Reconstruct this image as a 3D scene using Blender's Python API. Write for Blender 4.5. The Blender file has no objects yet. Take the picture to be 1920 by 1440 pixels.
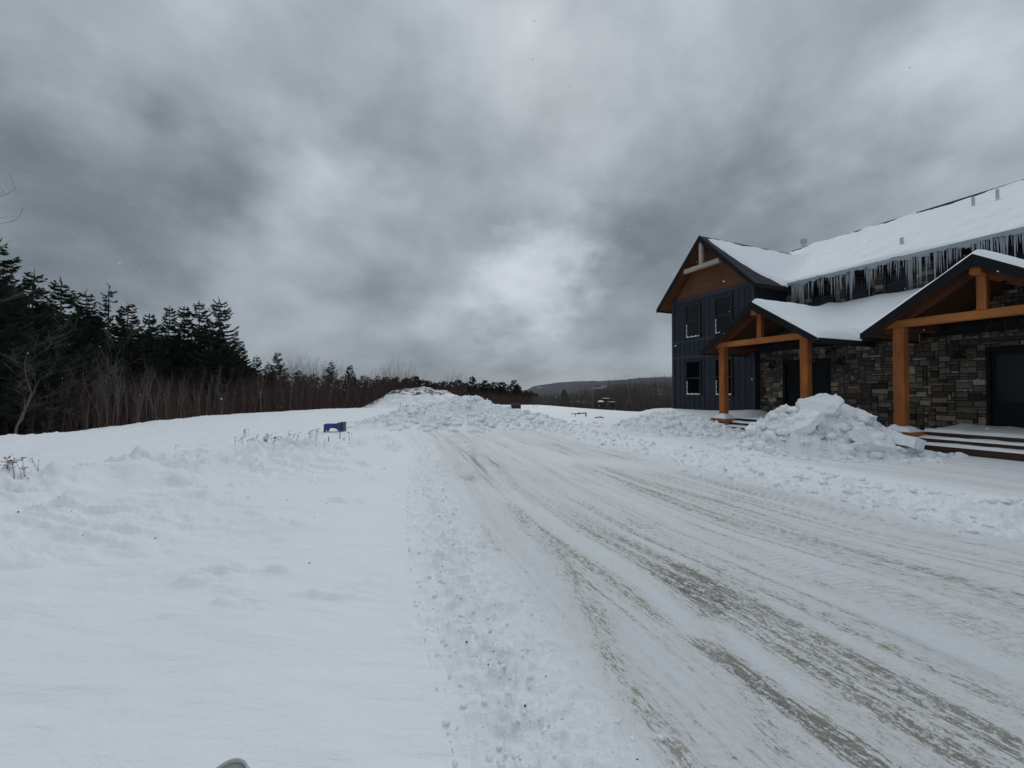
import bpy, math, random
import numpy as np
from mathutils import Vector, Matrix
random.seed(7)
rng = np.random.default_rng(11)
scene = bpy.context.scene
COL = scene.collection
H = 1.55            # eye height above the road
F = 760.0           # focal length in photo pixels (1920 wide)
YH = 732.0          # horizon row in the photo
TH = math.radians(22.8)
CT, ST = math.cos(TH), math.sin(TH)
CLOUD_GAIN = 1.0

# ------------------------------------------------------------------ noise
_perm = {}
def _tab(seed):
    if seed not in _perm:
        r = np.random.default_rng(seed)
        p = r.permutation(512)
        g = r.random(512) * 2 * np.pi
        _perm[seed] = (p, np.cos(g), np.sin(g))
    return _perm[seed]
def pn(x, y, seed=0):
    p, gx, gy = _tab(seed)
    x = np.asarray(x, float); y = np.asarray(y, float)
    xi = np.floor(x).astype(np.int64); yi = np.floor(y).astype(np.int64)
    fx = x - xi; fy = y - yi
    u = fx*fx*fx*(fx*(fx*6-15)+10); v = fy*fy*fy*(fy*(fy*6-15)+10)
    def g(ix, iy, dx, dy):
        h = p[(p[ix & 511] + iy) & 511]
        return gx[h]*dx + gy[h]*dy
    a = g(xi, yi, fx, fy); b = g(xi+1, yi, fx-1, fy)
    c = g(xi, yi+1, fx, fy-1); d = g(xi+1, yi+1, fx-1, fy-1)
    return (a + (b-a)*u + ((c + (d-c)*u) - (a + (b-a)*u))*v) * 1.5
def fbm(x, y, oct=4, seed=0, gain=.5):
    s = 0; a = 1.0; f = 1.0
    for i in range(oct):
        s = s + a*pn(x*f + 17.3*i, y*f - 9.1*i, seed + i); a *= gain; f *= 2.03
    return s
def ss(a, b, x):
    t = np.clip((np.asarray(x, float)-a)/(b-a), 0, 1); return t*t*(3-2*t)
def gauss(x, y, cx, cy, rx, ry, rot=0):
    c, s = math.cos(rot), math.sin(rot)
    dx = x-cx; dy = y-cy
    a = (c*dx + s*dy)/rx; b = (-s*dx + c*dy)/ry
    return np.exp(-(a*a + b*b))
def seg_dist(x, y, pts):
    """distance to a polyline, signed side, and fraction along it"""
    best = np.full(np.shape(x), 1e9); side = np.zeros(np.shape(x)); al = np.zeros(np.shape(x))
    n = len(pts)-1
    for i in range(n):
        ax, ay = pts[i][:2]; bx, by = pts[i+1][:2]
        dx, dy = bx-ax, by-ay; L = dx*dx+dy*dy
        t = np.clip(((x-ax)*dx + (y-ay)*dy)/L, 0, 1)
        d = np.hypot(x-ax-t*dx, y-ay-t*dy)
        m = d < best
        best = np.where(m, d, best)
        side = np.where(m, np.sign((x-ax)*dy - (y-ay)*dx), side)
        al = np.where(m, (i+t)/n, al)
    return best, side, al
def gp(px, py, z=0.0):
    """a spot of the ground from its place in the photograph"""
    D = (H-z)*F/(py-YH)
    return ((px-960)/F*D, D)

# ------------------------------------------------------------------ ground shape
LEFT = np.array([(-10, 1.5), (0, .25), (1.66, -.25), (3, -.75), (4.4, -1.15), (7, -1.8), (10, -2.5), (15, -4.1), (19, -5.2), (60, -16)])
RIGHT = np.array([(-10, 16), (0, 8.6), (3, 7.0), (4.5, 5.75), (6.7, 4.75), (11, 3.4), (15, 2.1), (19, .9), (60, -14)])
def roadL(y): return np.interp(y, LEFT[:, 0], LEFT[:, 1])
def roadR(y): return np.interp(y, RIGHT[:, 0], RIGHT[:, 1])
EDGE = np.array([(-30, -15.5), (12, -15.6), (17, -16.4), (29, -18.2), (42, -15.0), (52, -10), (60, -6)])
CREST = [(-9, -1), (-6.6, 2.2), (-5.7, 3.8), (-5.5, 7), (-4.6, 9.2), (-3.2, 11)]
BERM = [(11.5, 1.0), (7.6, 3.5), (6.15, 4.75), (5.1, 6.9), (3.75, 11), (2.4, 15), (1.2, 18.5)]
def ground(x, y, detail=True):
    x = np.asarray(x, float); y = np.asarray(y, float)
    s = -ST*x + CT*y; t = CT*x + ST*y
    L = roadL(y); R = roadR(y)
    z = np.zeros(np.shape(x))
    near = ss(70, 30, np.hypot(x, y))
    # gentle undulation of the open field
    z += .10*fbm(x*.11, y*.11, 3, 3)*ss(0, 3, L-x+.0*y)*near
    # left side lies a bit higher than the road
    z += .16*ss(-.1, 1.1, L-x)*ss(16, 9, y)
    # long low bank beyond the left verge
    d, sd, al = seg_dist(x, y, CREST)
    hh = np.interp(al, [0, .15, .5, .75, .9, 1], [.25, .33, .36, .26, .12, 0])
    w = np.where(sd < 0, .75, 1.9)
    z += hh*np.exp(-(d/w)**2)*(1+.35*fbm(x*.6, y*.6, 2, 31))
    # edge of the field falls away towards the wood
    e = np.interp(y, EDGE[:, 0], EDGE[:, 1])
    q = np.clip(e - x, 0, None)
    dl = np.where(q < 4, q*q/4*.16, .64 + (q-4)*.32)
    yb = 53 - 22*ss(3.0, 10.5, x)
    q2 = np.clip(y-yb, 0, None)
    db = np.where(q2 < 6, q2*q2/6*.14, .84 + (q2-6)*.22)
    drop = 3.2*(1-np.exp(-dl/3.2)) + 6.0*(1-np.exp(-db/6.0))
    z -= drop
    z += ss(18, 55, y)*-.35
    z -= np.clip(y-112, 0, 600)*.06
    # ploughed berm right of the road
    d, sd, al = seg_dist(x, y, BERM)
    hb = np.interp(al, [0, .3, .45, .7, 1], [.25, .25, .14, .14, .24])
    hb = hb*(1+.35*pn(s*.9, t*.2, 41))
    w = np.where(sd > 0, .55, .38)
    lumpy = 1+.28*fbm(x*2.1, y*2.1, 3, 42)
    ex = np.where(al < .36, 3.2, 2.0)
    z += hb*np.exp(-(d/w)**ex)*lumpy*ss(26, 20, y)
    # loose crumbs at its foot, road side
    foot = np.where(sd < 0, np.exp(-((d-.65)/.55)**2), np.exp(-(d/.35)**2))*ss(26, 19, y)
    # drift against the blue wing and along the walls
    dr = ss(14.2, 15.9, t)*ss(10.6, 12.0, s)*ss(20.5, 17, s)
    z += .60*dr*ss(30, 22, t)
    z += .34*ss(15.0, 16.4, t)*ss(9.4, 4, np.abs(s-5))*ss(18, 16.6, t)
    # verge on the left of the road
    vb = np.exp(-((x-(L+.30))/.55)**2)*ss(30, 14, y)
    z += .075*vb
    if detail:
        rd = (x > L)*(x < R)
        # soft wind ripples on clean snow
        clean = ss(-.2, .5, L-x)
        z += clean*near*(.016*fbm(x*.9+.5*y, y*1.6, 3, 51) + .06*np.clip(fbm(x*.55, y*.9, 3, 52)-.2, 0, 1))
        sc_ = ss(.30, .5, fbm(x*.8+2, y*1.5, 3, 55))*clean*near
        z += sc_*.06*np.abs(fbm(x*2.0, y*5.0, 4, 56))*ss(1.6, 3.2, y)
        d3, s3, a3 = seg_dist(x, y, CREST)
        wnd = np.exp(-((d3-.4)/2.2)**2)*clean*ss(1.8, 3.0, y)*ss(-.1, .5, fbm(x*.4, y*.5, 2, 57)+.25)
        z += np.exp(-((d3-.2)/1.9)**2)*clean*ss(1.4, 2.6, y)*(.075*fbm(x*.85+4, y*1.15, 3, 59) + .03*fbm(x*2.6, y*3.4, 3, 63))
        rr_ = 1-np.abs(fbm(x*1.3+.25*y, y*4.2, 4, 58))*1.6
        z += wnd*.085*np.clip(rr_, 0, 1)
        # scabby patches on the bank
        d2, s2, a2 = seg_dist(x, y, CREST)
        pat = ss(.05, .55, fbm(x*.55+3, y*.8, 3, 61)+.10)*np.exp(-((d2-.3)/1.7)**2)*clean
        z += pat*(.18*np.abs(fbm(x*2.4, y*3.6, 4, 62)) + .05*fbm(x*7, y*9, 3, 64) - .02)
        # crumbly verge
        dl_ = x-(L+.32+.22*pn(y*1.1, y*0, 75)+.08*pn(y*4, y*0, 76))
        vv = np.exp(-(dl_/np.where(dl_ < 0, .24, .48))**2)*near
        cr = fbm(x*5.5, y*5.5, 4, 71)
        z += vv*(.040*np.abs(cr) + .030*np.clip(fbm(x*12, y*12, 2, 73), -.1, 1) + .040*fbm(x*2.2, y*2.2, 2, 74))
        # berm crumbs
        cb = fbm(x*4.2, y*4.2, 4, 81)
        z += np.clip(foot, 0, 1)*near*(.070*np.abs(cb) + .045*np.clip(fbm(x*9, y*9, 3, 82), -.1, 1) - .02)
        # packed road: tyre ruts and scrapes along the direction of travel
        c = (x-L)/(R-L)*6.5
        inr = ss(.05, .5, c)*ss(6.5, 5.9, c)*near
        z += inr*(.016*fbm(c*2.2, y*.12, 2, 91) + .012*fbm(c*7, y*.45, 3, 92) + .006*fbm(c*16, y*2.6, 2, 93))
        z += inr*.004*np.abs(fbm(x*22, y*22, 2, 94))*ss(12, 5, y)
        # second lane between berm and porch
        l2 = ss(.7, 1.3, t-8.4)*ss(13.2, 12.3, t)*ss(-4, 0, s)*ss(19, 15, s)
        z += l2*(.018*fbm(t*3, s*.22, 3, 95))
    return z
def gz(x, y): return float(ground(np.array([x]), np.array([y]), False)[0])

DIRT = [  # grit bands: photo polylines, half width in m, strength
    ([(1300,1440),(1200,1330),(1160,1247),(1123,1180),(1107,1130),(1073,1063),(1040,1030),(990,980),(950,945)], .15, 1.0),
    ([(933,1035),(900,985)], .05, .9), ([(1030,1010),(985,975),(960,955)], .05, .8),
    ([(917,870),(873,830),(850,818)], .35, .8), ([(880,895),(867,875)], .45, .9),
    ([(973,913),(930,870),(905,850)], .18, .8),
    ([(1700,1440),(1547,1240),(1447,1170),(1273,1025),(1173,973),(1040,915),(960,870)], .24, .75),
    ([(1460,1400),(1380,1250),(1330,1150),(1290,1105)], .10, .9),
    ([(1920,1145),(1780,1087),(1647,1060),(1513,1013),(1363,987),(1280,945),(1180,905),(1080,870)], .14, 1.0),
    ([(1920,1215),(1847,1185),(1713,1140),(1580,1100),(1480,1075),(1360,1030)], .16, .8),
    ([(1920,1320),(1747,1235),(1680,1203),(1613,1173),(1500,1130)], .12, .8),
    ([(1920,1400),(1800,1340),(1700,1300)], .25, .6),
    ([(1410,940),(1345,934)], .10, 1.0), ([(1290,1092),(1264,1081)], .11, 1.6),
    ([(1325,1128),(1290,1100)], .05, .9),
    ([(1560,1440),(1490,1350),(1440,1290)], .12, .7),
    ([(1180,850),(1130,842),(1080,832)], .15, .8), ([(1100,905),(1050,890)], .12, .6),
]
CLEANS = [([(940,925),(1007,957),(1107,1023),(1173,1063),(1223,1107),(1290,1180)], .10),
          ([(1920,975),(1700,930),(1450,900),(1300,880),(1050,860)], .5),
          ([(1500,1290),(1420,1230),(1350,1170)], .08), ([(1330,985),(1500,1050),(1600,1080)], .07)]
def dirt(x, y):
    L = roadL(y); R = roadR(y)
    c = (x-L)/(R-L)*6.5
    inr = ss(.35, 1.3, c)*ss(6.1, 5.2, c)*ss(-1, 1, y)*ss(24, 17, y)
    base = .42 + .45*fbm(c*1.3, y*.07, 3, 101) + .42*fbm(c*4.5, y*.16, 3, 102) + .50*fbm(c*11, y*.24, 3, 104) + .34*fbm(c*25, y*.4, 2, 107)
    m = np.clip(base, .04, .95)*inr
    for pl, w, k in DIRT:
        P = [gp(*p) for p in pl]
        d, _, _ = seg_dist(x, y, P)
        d = d + .45*w*fbm(x*5, y*2.2, 3, 103)
        m = np.maximum(m, (.88*k if k < 1.5 else k)*np.exp(-(d/(w*.95))**2)*(.75+.5*fbm(x*2.5, y*1.2, 2, 106)))
        m = m + .10*k*np.exp(-(d/(w*2.4))**2)*inr
    for pl, w in CLEANS:
        P = [gp(*p) for p in pl]
        d, _, _ = seg_dist(x, y, P)
        m = m*(1-.9*np.exp(-(d/w)**2))
    s = -ST*x + CT*y; t = CT*x + ST*y
    l2 = ss(.2, .8, t-8.6)*ss(12.6, 11.6, t)*ss(-4, 0, s)*ss(18, 15, s)
    m = m + l2*np.clip(.16+.7*fbm(t*2.6, s*.14, 3, 105), 0, .55)
    return np.clip(m, 0, 1.2)

# ------------------------------------------------------------------ mesh helpers
def tag(o, label=None, cat=None, group=None, kind=None):
    if label: o['label'] = label
    if cat: o['category'] = cat
    if group: o['group'] = group
    if kind: o['kind'] = kind
    return o
def np_mesh(name, V, Fq, attrs=None, smooth=True):
    """fast mesh from numpy; Fq (n,3) or (n,4)"""
    me = bpy.data.meshes.new(name)
    V = np.ascontiguousarray(V, np.float32); Fq = np.ascontiguousarray(Fq, np.int32)
    k = Fq.shape[1]
    me.vertices.add(len(V)); me.vertices.foreach_set('co', V.ravel())
    me.loops.add(Fq.size); me.loops.foreach_set('vertex_index', Fq.ravel())
    me.polygons.add(len(Fq))
    me.polygons.foreach_set('loop_start', np.arange(0, Fq.size, k, dtype=np.int32))
    me.polygons.foreach_set('loop_total', np.full(len(Fq), k, np.int32))
    me.polygons.foreach_set('use_smooth', np.full(len(Fq), smooth))
    for n, a in (attrs or {}).items():
        a = np.asarray(a, np.float32)
        if a.ndim == 1:
            at = me.attributes.new(n, 'FLOAT', 'POINT'); at.data.foreach_set('value', a)
        else:
            at = me.attributes.new(n, 'FLOAT_VECTOR', 'POINT'); at.data.foreach_set('vector', a.ravel())
    me.update(calc_edges=True)
    return me
def link(name, me, mat=None, parent=None):
    o = bpy.data.objects.new(name, me); COL.objects.link(o)
    if mat is not None and me is not None: me.materials.append(mat)
    if parent is not None: o.parent = parent
    return o
def empty(name, loc=(0, 0, 0), rz=0.0):
    o = bpy.data.objects.new(name, None); COL.objects.link(o)
    o.location = loc; o.rotation_euler = (0, 0, rz); o.empty_display_size = .3
    return o
def copy_tree(o, parent=None):
    c = o.copy(); COL.objects.link(c); c.parent = parent
    for ch in [k for k in bpy.data.objects if k.parent == o]:
        copy_tree(ch, c)
    return c
class MB:
    def __init__(s, off=(0, 0, 0)):
        s.v = []; s.f = []; s.c = []; s.off = Vector(off); s.col = (0, 0, 0)
    def add(s, vs, fs):
        b = len(s.v)
        s.v += [tuple(Vector(p)-s.off) for p in vs]; s.f += [tuple(i+b for i in f) for f in fs]
        s.c += [s.col]*len(vs)
    def box(s, a, b):
        x0, y0, z0 = [min(p, q) for p, q in zip(a, b)]; x1, y1, z1 = [max(p, q) for p, q in zip(a, b)]
        s.add([(x0,y0,z0),(x1,y0,z0),(x1,y1,z0),(x0,y1,z0),(x0,y0,z1),(x1,y0,z1),(x1,y1,z1),(x0,y1,z1)],
              [(0,3,2,1),(4,5,6,7),(0,1,5,4),(1,2,6,5),(2,3,7,6),(3,0,4,7)])
        return s
    def prism(s, poly, axis, a, b):
        """poly: 2D points; axis x: (y,z) plane, y: (x,z) plane, z: (x,y) plane; extruded a..b"""
        n = len(poly)
        def P(p, h): return (h, p[0], p[1]) if axis == 'x' else ((p[0], h, p[1]) if axis == 'y' else (p[0], p[1], h))
        vs = [P(p, a) for p in poly] + [P(p, b) for p in poly]
        s.add(vs, [tuple(range(n)), tuple(range(2*n-1, n-1, -1))] + [(i, n+i, n+(i+1) % n, (i+1) % n) for i in range(n)])
        return s
    def beam(s, p, q, w, h, up=(0, 0, 1)):
        p = Vector(p); q = Vector(q); d = (q-p).normalized(); u = Vector(up)
        r = d.cross(u)
        if r.length < 1e-4: r = Vector((1, 0, 0))
        r.normalize(); u = r.cross(d).normalized()
        vs = [e + r*sx*w/2 + u*sz*h/2 for e in (p, q) for sx, sz in ((-1,-1),(1,-1),(1,1),(-1,1))]
        s.add(vs, [(0,3,2,1),(4,5,6,7),(0,1,5,4),(1,2,6,5),(2,3,7,6),(3,0,4,7)])
        return s
    def tube(s, pts, rads, n=8, cap=True):
        pts = [Vector(p) for p in pts]; rings = []; vs = []
        if not hasattr(rads, '__len__'): rads = [rads]*len(pts)
        ref = None
        for i, p in enumerate(pts):
            d = (pts[min(i+1, len(pts)-1)] - pts[max(i-1, 0)]).normalized()
            if ref is None: ref = Vector((0, 0, 1)) if abs(d.z) < .9 else Vector((1, 0, 0))
            r = d.cross(ref).normalized(); u = r.cross(d).normalized(); ref = u
            for k in range(n):
                a = 2*math.pi*k/n
                vs.append(p + (r*math.cos(a)+u*math.sin(a))*rads[i])
        fs = []
        for i in range(len(pts)-1):
            for k in range(n):
                fs.append((i*n+k, i*n+(k+1) % n, (i+1)*n+(k+1) % n, (i+1)*n+k))
        if cap: fs += [tuple(range(n-1, -1, -1)), tuple(range((len(pts)-1)*n, len(pts)*n))]
        s.add(vs, fs); return s
    def lathe(s, prof, c=(0, 0, 0), n=20, cap=True):
        vs = [(c[0]+r*math.cos(2*math.pi*k/n), c[1]+r*math.sin(2*math.pi*k/n), c[2]+z) for r, z in prof for k in range(n)]
        fs = [(i*n+k, i*n+(k+1) % n, (i+1)*n+(k+1) % n, (i+1)*n+k) for i in range(len(prof)-1) for k in range(n)]
        if cap: fs += [tuple(range(n-1, -1, -1)), tuple(range((len(prof)-1)*n, len(prof)*n))]
        s.add(vs, fs); return s
    def build(s, name, mat, parent=None, bevel=0, smooth=False):
        me = bpy.data.meshes.new(name); me.from_pydata(s.v, [], s.f)
        if any(c != (0, 0, 0) for c in s.c):
            at = me.attributes.new('tint', 'FLOAT_VECTOR', 'POINT')
            at.data.foreach_set('vector', np.array(s.c, np.float32).ravel())
        if smooth: me.polygons.foreach_set('use_smooth', [True]*len(me.polygons))
        me.update()
        o = link(name, me, mat, parent)
        if bevel:
            m = o.modifiers.new('bevel', 'BEVEL'); m.width = bevel; m.segments = 2; m.limit_method = 'ANGLE'
        return o
def seg_geo(P0, P1, r0, r1, n=3):
    """many tapered n-sided sticks in one array"""
    P0 = np.asarray(P0, float); P1 = np.asarray(P1, float); r0 = np.asarray(r0, float); r1 = np.asarray(r1, float)
    d = P1-P0; L = np.linalg.norm(d, axis=1, keepdims=True); d = d/np.maximum(L, 1e-6)
    ref = np.where(np.abs(d[:, 2:3]) < .9, np.array([[0, 0, 1.]]), np.array([[1., 0, 0]]))
    r = np.cross(d, ref); r /= np.maximum(np.linalg.norm(r, axis=1, keepdims=True), 1e-6); u = np.cross(r, d)
    N = len(P0); V = np.zeros((N, 2*n, 3))
    for k in range(n):
        a = 2*math.pi*k/n; w = r*math.cos(a)+u*math.sin(a)
        V[:, k] = P0 + w*r0[:, None]; V[:, n+k] = P1 + w*r1[:, None]
    base = (np.arange(N)*2*n)[:, None]
    Fs = np.concatenate([base + np.array([[k, (k+1) % n, n+(k+1) % n, n+k]]) for k in range(n)], 0)
    return V.reshape(-1, 3), Fs
def leaf_geo(P0, P1, w, rg):
    """needle sprays: two crossed lozenges per twig, mid point bulging"""
    P0 = np.asarray(P0); P1 = np.asarray(P1); N = len(P0)
    d = P1-P0; L = np.linalg.norm(d, axis=1, keepdims=True); dn = d/np.maximum(L, 1e-6)
    r = rg.normal(size=(N, 3))*.45 + np.cross(dn, np.array([[0, 0, 1.]]))
    r -= dn*(r*dn).sum(1, keepdims=True); r /= np.maximum(np.linalg.norm(r, axis=1, keepdims=True), 1e-6)
    u = np.cross(r, dn)
    m = P0 + d*.42; w = np.asarray(w)[:, None]
    V = np.stack([P0, m+r*w, P1, m-r*w, P0, m+u*w*.6, P1, m-u*w*.6], 1)
    b = (np.arange(N)*8)[:, None]
    Fs = np.concatenate([b+np.array([[0, 1, 2, 3]]), b+np.array([[4, 5, 6, 7]])], 0)
    return V.reshape(-1, 3), Fs
def merge(parts):
    Vs, Fs, o = [], [], 0
    for v, f in parts:
        Vs.append(v); Fs.append(f+o); o += len(v)
    return np.concatenate(Vs), np.concatenate(Fs)

# ------------------------------------------------------------------ materials
R_ = math.radians
def mat(name, color=(.5, .5, .5), rough=.7, spec=.3, metal=0):
    m = bpy.data.materials.new(name); m.use_nodes = True
    b = m.node_tree.nodes['Principled BSDF']
    b.inputs['Base Color'].default_value = (*color, 1); b.inputs['Roughness'].default_value = rough
    b.inputs['Specular IOR Level'].default_value = spec; b.inputs['Metallic'].default_value = metal
    return m
class NT:
    def __init__(s, m): s.t = m.node_tree; s.n = s.t.nodes; s.b = s.n.get('Principled BSDF')
    def new(s, typ, **kw):
        n = s.n.new(typ)
        for k, v in kw.items():
            if k.startswith('i_'): n.inputs[k[2:].replace('_', ' ')].default_value = v
            else: setattr(n, k, v)
        return n
    def L(s, a, b): s.t.links.new(a, b)
    def math(s, op, a, b=None, c=None, clamp=False):
        n = s.n.new('ShaderNodeMath'); n.operation = op; n.use_clamp = clamp
        for i, v in enumerate((a, b, c)):
            if v is None: continue
            if isinstance(v, (int, float)): n.inputs[i].default_value = v
            else: s.L(v, n.inputs[i])
        return n.outputs[0]
    def noise(s, vec, scale, detail=4, rough=.55, dist=0):
        n = s.new('ShaderNodeTexNoise'); n.inputs['Scale'].default_value = scale; n.inputs['Detail'].default_value = detail
        n.inputs['Roughness'].default_value = rough; n.inputs['Distortion'].default_value = dist
        if vec is not None: s.L(vec, n.inputs['Vector'])
        return n.outputs['Fac']
    def mapr(s, v, a, b, c=0, d=1, smooth=False):
        n = s.new('ShaderNodeMapRange'); n.interpolation_type = 'SMOOTHSTEP' if smooth else 'LINEAR'
        s.L(v, n.inputs['Value'])
        for k, q in zip(('From Min', 'From Max', 'To Min', 'To Max'), (a, b, c, d)): n.inputs[k].default_value = q
        return n.outputs['Result']
    def mix(s, f, a, b):
        n = s.new('ShaderNodeMix', data_type='RGBA')
        for sock, v in ((n.inputs[0], f), (n.inputs[6], a), (n.inputs[7], b)):
            if isinstance(v, tuple): sock.default_value = (*v, 1) if len(v) == 3 else v
            elif isinstance(v, (int, float)): sock.default_value = v
            else: s.L(v, sock)
        return n.outputs[2]
    def ramp(s, v, stops):
        n = s.new('ShaderNodeValToRGB'); e = n.color_ramp.elements
        while len(e) < len(stops): e.new(.5)
        for k, (p, c) in enumerate(stops): e[k].position = p; e[k].color = (*c, 1)
        s.L(v, n.inputs[0]); return n.outputs[0]
    def bump(s, h, dist=.02, strength=1.0):
        n = s.new('ShaderNodeBump'); n.inputs['Distance'].default_value = dist; n.inputs['Strength'].default_value = strength
        s.L(h, n.inputs['Height']); s.L(n.outputs[0], s.b.inputs['Normal']); return n
    def obj(s): return s.new('ShaderNodeTexCoord').outputs['Object']
    def mapping(s, vec, scale=(1, 1, 1), rot=(0, 0, 0)):
        n = s.new('ShaderNodeMapping'); n.inputs['Scale'].default_value = scale; n.inputs['Rotation'].default_value = rot
        s.L(vec, n.inputs['Vector']); return n.outputs[0]

SNOW = (.845, .875, .915)
def snow_mat(name='snow', bump=.006, scale=26, dirtc=0.0):
    m = mat(name, SNOW, .62, .25); k = NT(m); v = k.obj()
    n1 = k.noise(v, scale, 6, .6); n2 = k.noise(v, scale*7, 3, .6)
    h = k.math('ADD', n1, k.math('MULTIPLY', n2, .35))
    k.bump(h, bump)
    c = k.mix(k.noise(v, 1.4, 3), (.83, .865, .895), (.875, .90, .92))
    if dirtc:
        f = k.mapr(k.noise(v, 2.3, 6, .65), .52, .72, 0, dirtc, True)
        c = k.mix(f, c, (.42, .42, .38))
        f2 = k.mapr(k.noise(v, 38, 3, .6), .66, .74, 0, .55, True)
        c = k.mix(f2, c, (.25, .24, .21))
    k.L(c, k.b.inputs['Base Color'])
    return m
def ground_mat():
    m = mat('packed_snow', SNOW, .55, .25); k = NT(m)
    at = k.new('ShaderNodeAttribute', attribute_name='flow').outputs['Vector']
    di = k.new('ShaderNodeAttribute', attribute_name='dirt').outputs['Fac']
    vg = k.new('ShaderNodeAttribute', attribute_name='verge').outputs['Fac']
    rd = k.new('ShaderNodeAttribute', attribute_name='lane').outputs['Fac']
    v = k.obj()
    base = k.mix(k.noise(v, .6, 3), (.83, .865, .895), (.875, .90, .92))
    # grit pressed into the lane, stretched along the direction of travel
    st1 = k.noise(k.mapping(at, (10, 1.0, 1)), 1.0, 6, .68)
    st2 = k.noise(k.mapping(at, (52, 11, 1)), 1.0, 5, .72)
    sp = k.noise(v, 62, 4, .72)
    big = k.noise(k.mapping(at, (3.1, .22, 1)), 1.0, 5, .62)
    a = k.math('ADD', k.math('MULTIPLY', st1, .45), k.math('MULTIPLY', st2, .95))
    a = k.math('ADD', a, k.math('MULTIPLY', sp, .70))      # averages about 1.05
    thr = k.math('SUBTRACT', 1.295, k.math('MULTIPLY', di, .30))
    g = k.math('DIVIDE', k.math('SUBTRACT', a, thr), .11, clamp=True)
    g = k.math('MULTIPLY', g, k.mapr(di, .02, .2, 0, 1))
    tone = k.mix(k.noise(k.mapping(at, (4, .6, 1)), 1.0, 4), (.22, .20, .165), (.38, .335, .25))
    tone = k.mix(k.mapr(di, .95, 1.25, 0, 1), tone, (.07, .06, .045))
    film = k.math('MULTIPLY', k.mapr(di, .03, .8, 0, .66), k.mapr(big, .33, .62, .55, 1))
    st3 = k.noise(k.mapping(at, (120, 17, 1)), 1.0, 4, .75)
    film = k.math('MULTIPLY', film, k.mapr(st2, .36, .60, .15, 1.25))
    film = k.math('MULTIPLY', film, k.mapr(st3, .38, .60, .35, 1.35))
    col = k.mix(film, base, (.58, .56, .50))
    col = k.mix(k.math('MULTIPLY', g, .80), col, tone)
    # bluish ice where the lane is scraped thin
    ice = k.math('MULTIPLY', k.mapr(k.noise(k.mapping(at, (5, .55, 1)), 1.0, 4, .6), .60, .70, 0, .3), rd)
    col = k.mix(ice, col, (.52, .57, .61))
    # scattered crumbs of soil on the verge
    vo = k.new('ShaderNodeTexVoronoi'); vo.inputs['Scale'].default_value = 17; k.L(v, vo.inputs['Vector'])
    dots = k.mapr(vo.outputs['Distance'], .06, .14, 1, 0)
    pick = k.mapr(k.new('ShaderNodeSeparateColor').outputs[0], 0, 1)
    sc = k.new('ShaderNodeSeparateColor'); k.L(vo.outputs['Color'], sc.inputs[0])
    dots = k.math('MULTIPLY', dots, k.mapr(sc.outputs[0], .86, .9, 0, 1))
    dots = k.math('MULTIPLY', dots, vg)
    col = k.mix(k.math('MULTIPLY', dots, .8), col, (.16, .13, .10))
    vf = k.math('MULTIPLY', k.mapr(k.noise(v, 5.5, 5, .65), .5, .75, 0, .4), vg)
    col = k.mix(vf, col, (.56, .57, .57))  # grey packed snow; on the left bank it also paints in shadow detail
    k.L(col, k.b.inputs['Base Color'])
    k.L(k.mapr(ice, 0, .5, .6, .33), k.b.inputs['Roughness'])
    # relief
    f1 = k.noise(v, 22, 6, .62); f2 = k.noise(v, 120, 2, .6)
    tread = k.new('ShaderNodeTexWave', wave_type='BANDS', bands_direction='Y')
    tread.inputs['Scale'].default_value = 5.5; tread.inputs['Distortion'].default_value = 2.5; tread.inputs['Detail'].default_value = 2
    k.L(k.mapping(at, (.35, 1, 1)), tread.inputs['Vector'])
    trm = k.math('MULTIPLY', k.math('MULTIPLY', tread.outputs['Fac'], k.mapr(k.noise(k.mapping(at, (1.7, .2, 1)), 1, 3), .5, .62, 0, .55)), rd)
    h = k.math('ADD', k.math('MULTIPLY', f1, .8), k.math('MULTIPLY', f2, .2))
    h = k.math('ADD', k.math('MULTIPLY', h, k.mapr(k.math('ADD', vg, rd), 0, 1, .28, 1.25)), trm)
    h = k.math('ADD', h, k.math('MULTIPLY', k.math('MULTIPLY', a, rd), 1.0))
    wc = k.noise(k.mapping(v, (2.2, 9, 4), (0, 0, R_(12))), 1.0, 6, .62, .6)
    h = k.math('ADD', h, k.math('MULTIPLY', k.math('MULTIPLY', wc, k.math('SUBTRACT', 1.0, rd)), 1.3))
    k.bump(h, .017)
    return m
def wood_mat(name, c1, c2, axis, rough=.6, sc=18):
    m = mat(name, c1, rough, .3); k = NT(m); v = k.obj()
    s = [sc, sc, sc]; s[axis] = sc*.06
    n = k.noise(k.mapping(v, tuple(s)), 1.0, 6, .6, .6)
    big = k.noise(v, .9, 2)
    fine = k.noise(k.mapping(v, tuple(3.2*q_ for q_ in s)), 1.0, 4, .7)
    n = k.math('ADD', k.math('MULTIPLY', n, .65), k.math('MULTIPLY', fine, .35))
    c = k.mix(k.mapr(n, .38, .62), c1, c2)
    vo = k.new('ShaderNodeTexVoronoi'); vo.inputs['Scale'].default_value = 2.6; k.L(v, vo.inputs['Vector'])
    c = k.mix(k.mapr(vo.outputs['Distance'], .03, .075, .75, 0), c, tuple(x*.25 for x in c2))
    c = k.mix(k.mapr(big, .3, .7, 0, .6), c, tuple(x*.6 for x in c2))
    k.L(c, k.b.inputs['Base Color']); k.bump(n, .004); return m
M = {}
M['snow'] = snow_mat()
M['roofsnow'] = snow_mat('roof_snow', .008, 9)
M['pile'] = snow_mat('pile_snow', .030, 9, .42)
M['block'] = snow_mat('block_snow', .010, 16, .12)
M['ground'] = ground_mat()
M['post'] = wood_mat('timber_vertical', (.50, .165, .036), (.22, .066, .016), 2)
M['beam'] = wood_mat('timber_beam', (.52, .195, .048), (.30, .10, .024), 1)
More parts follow.
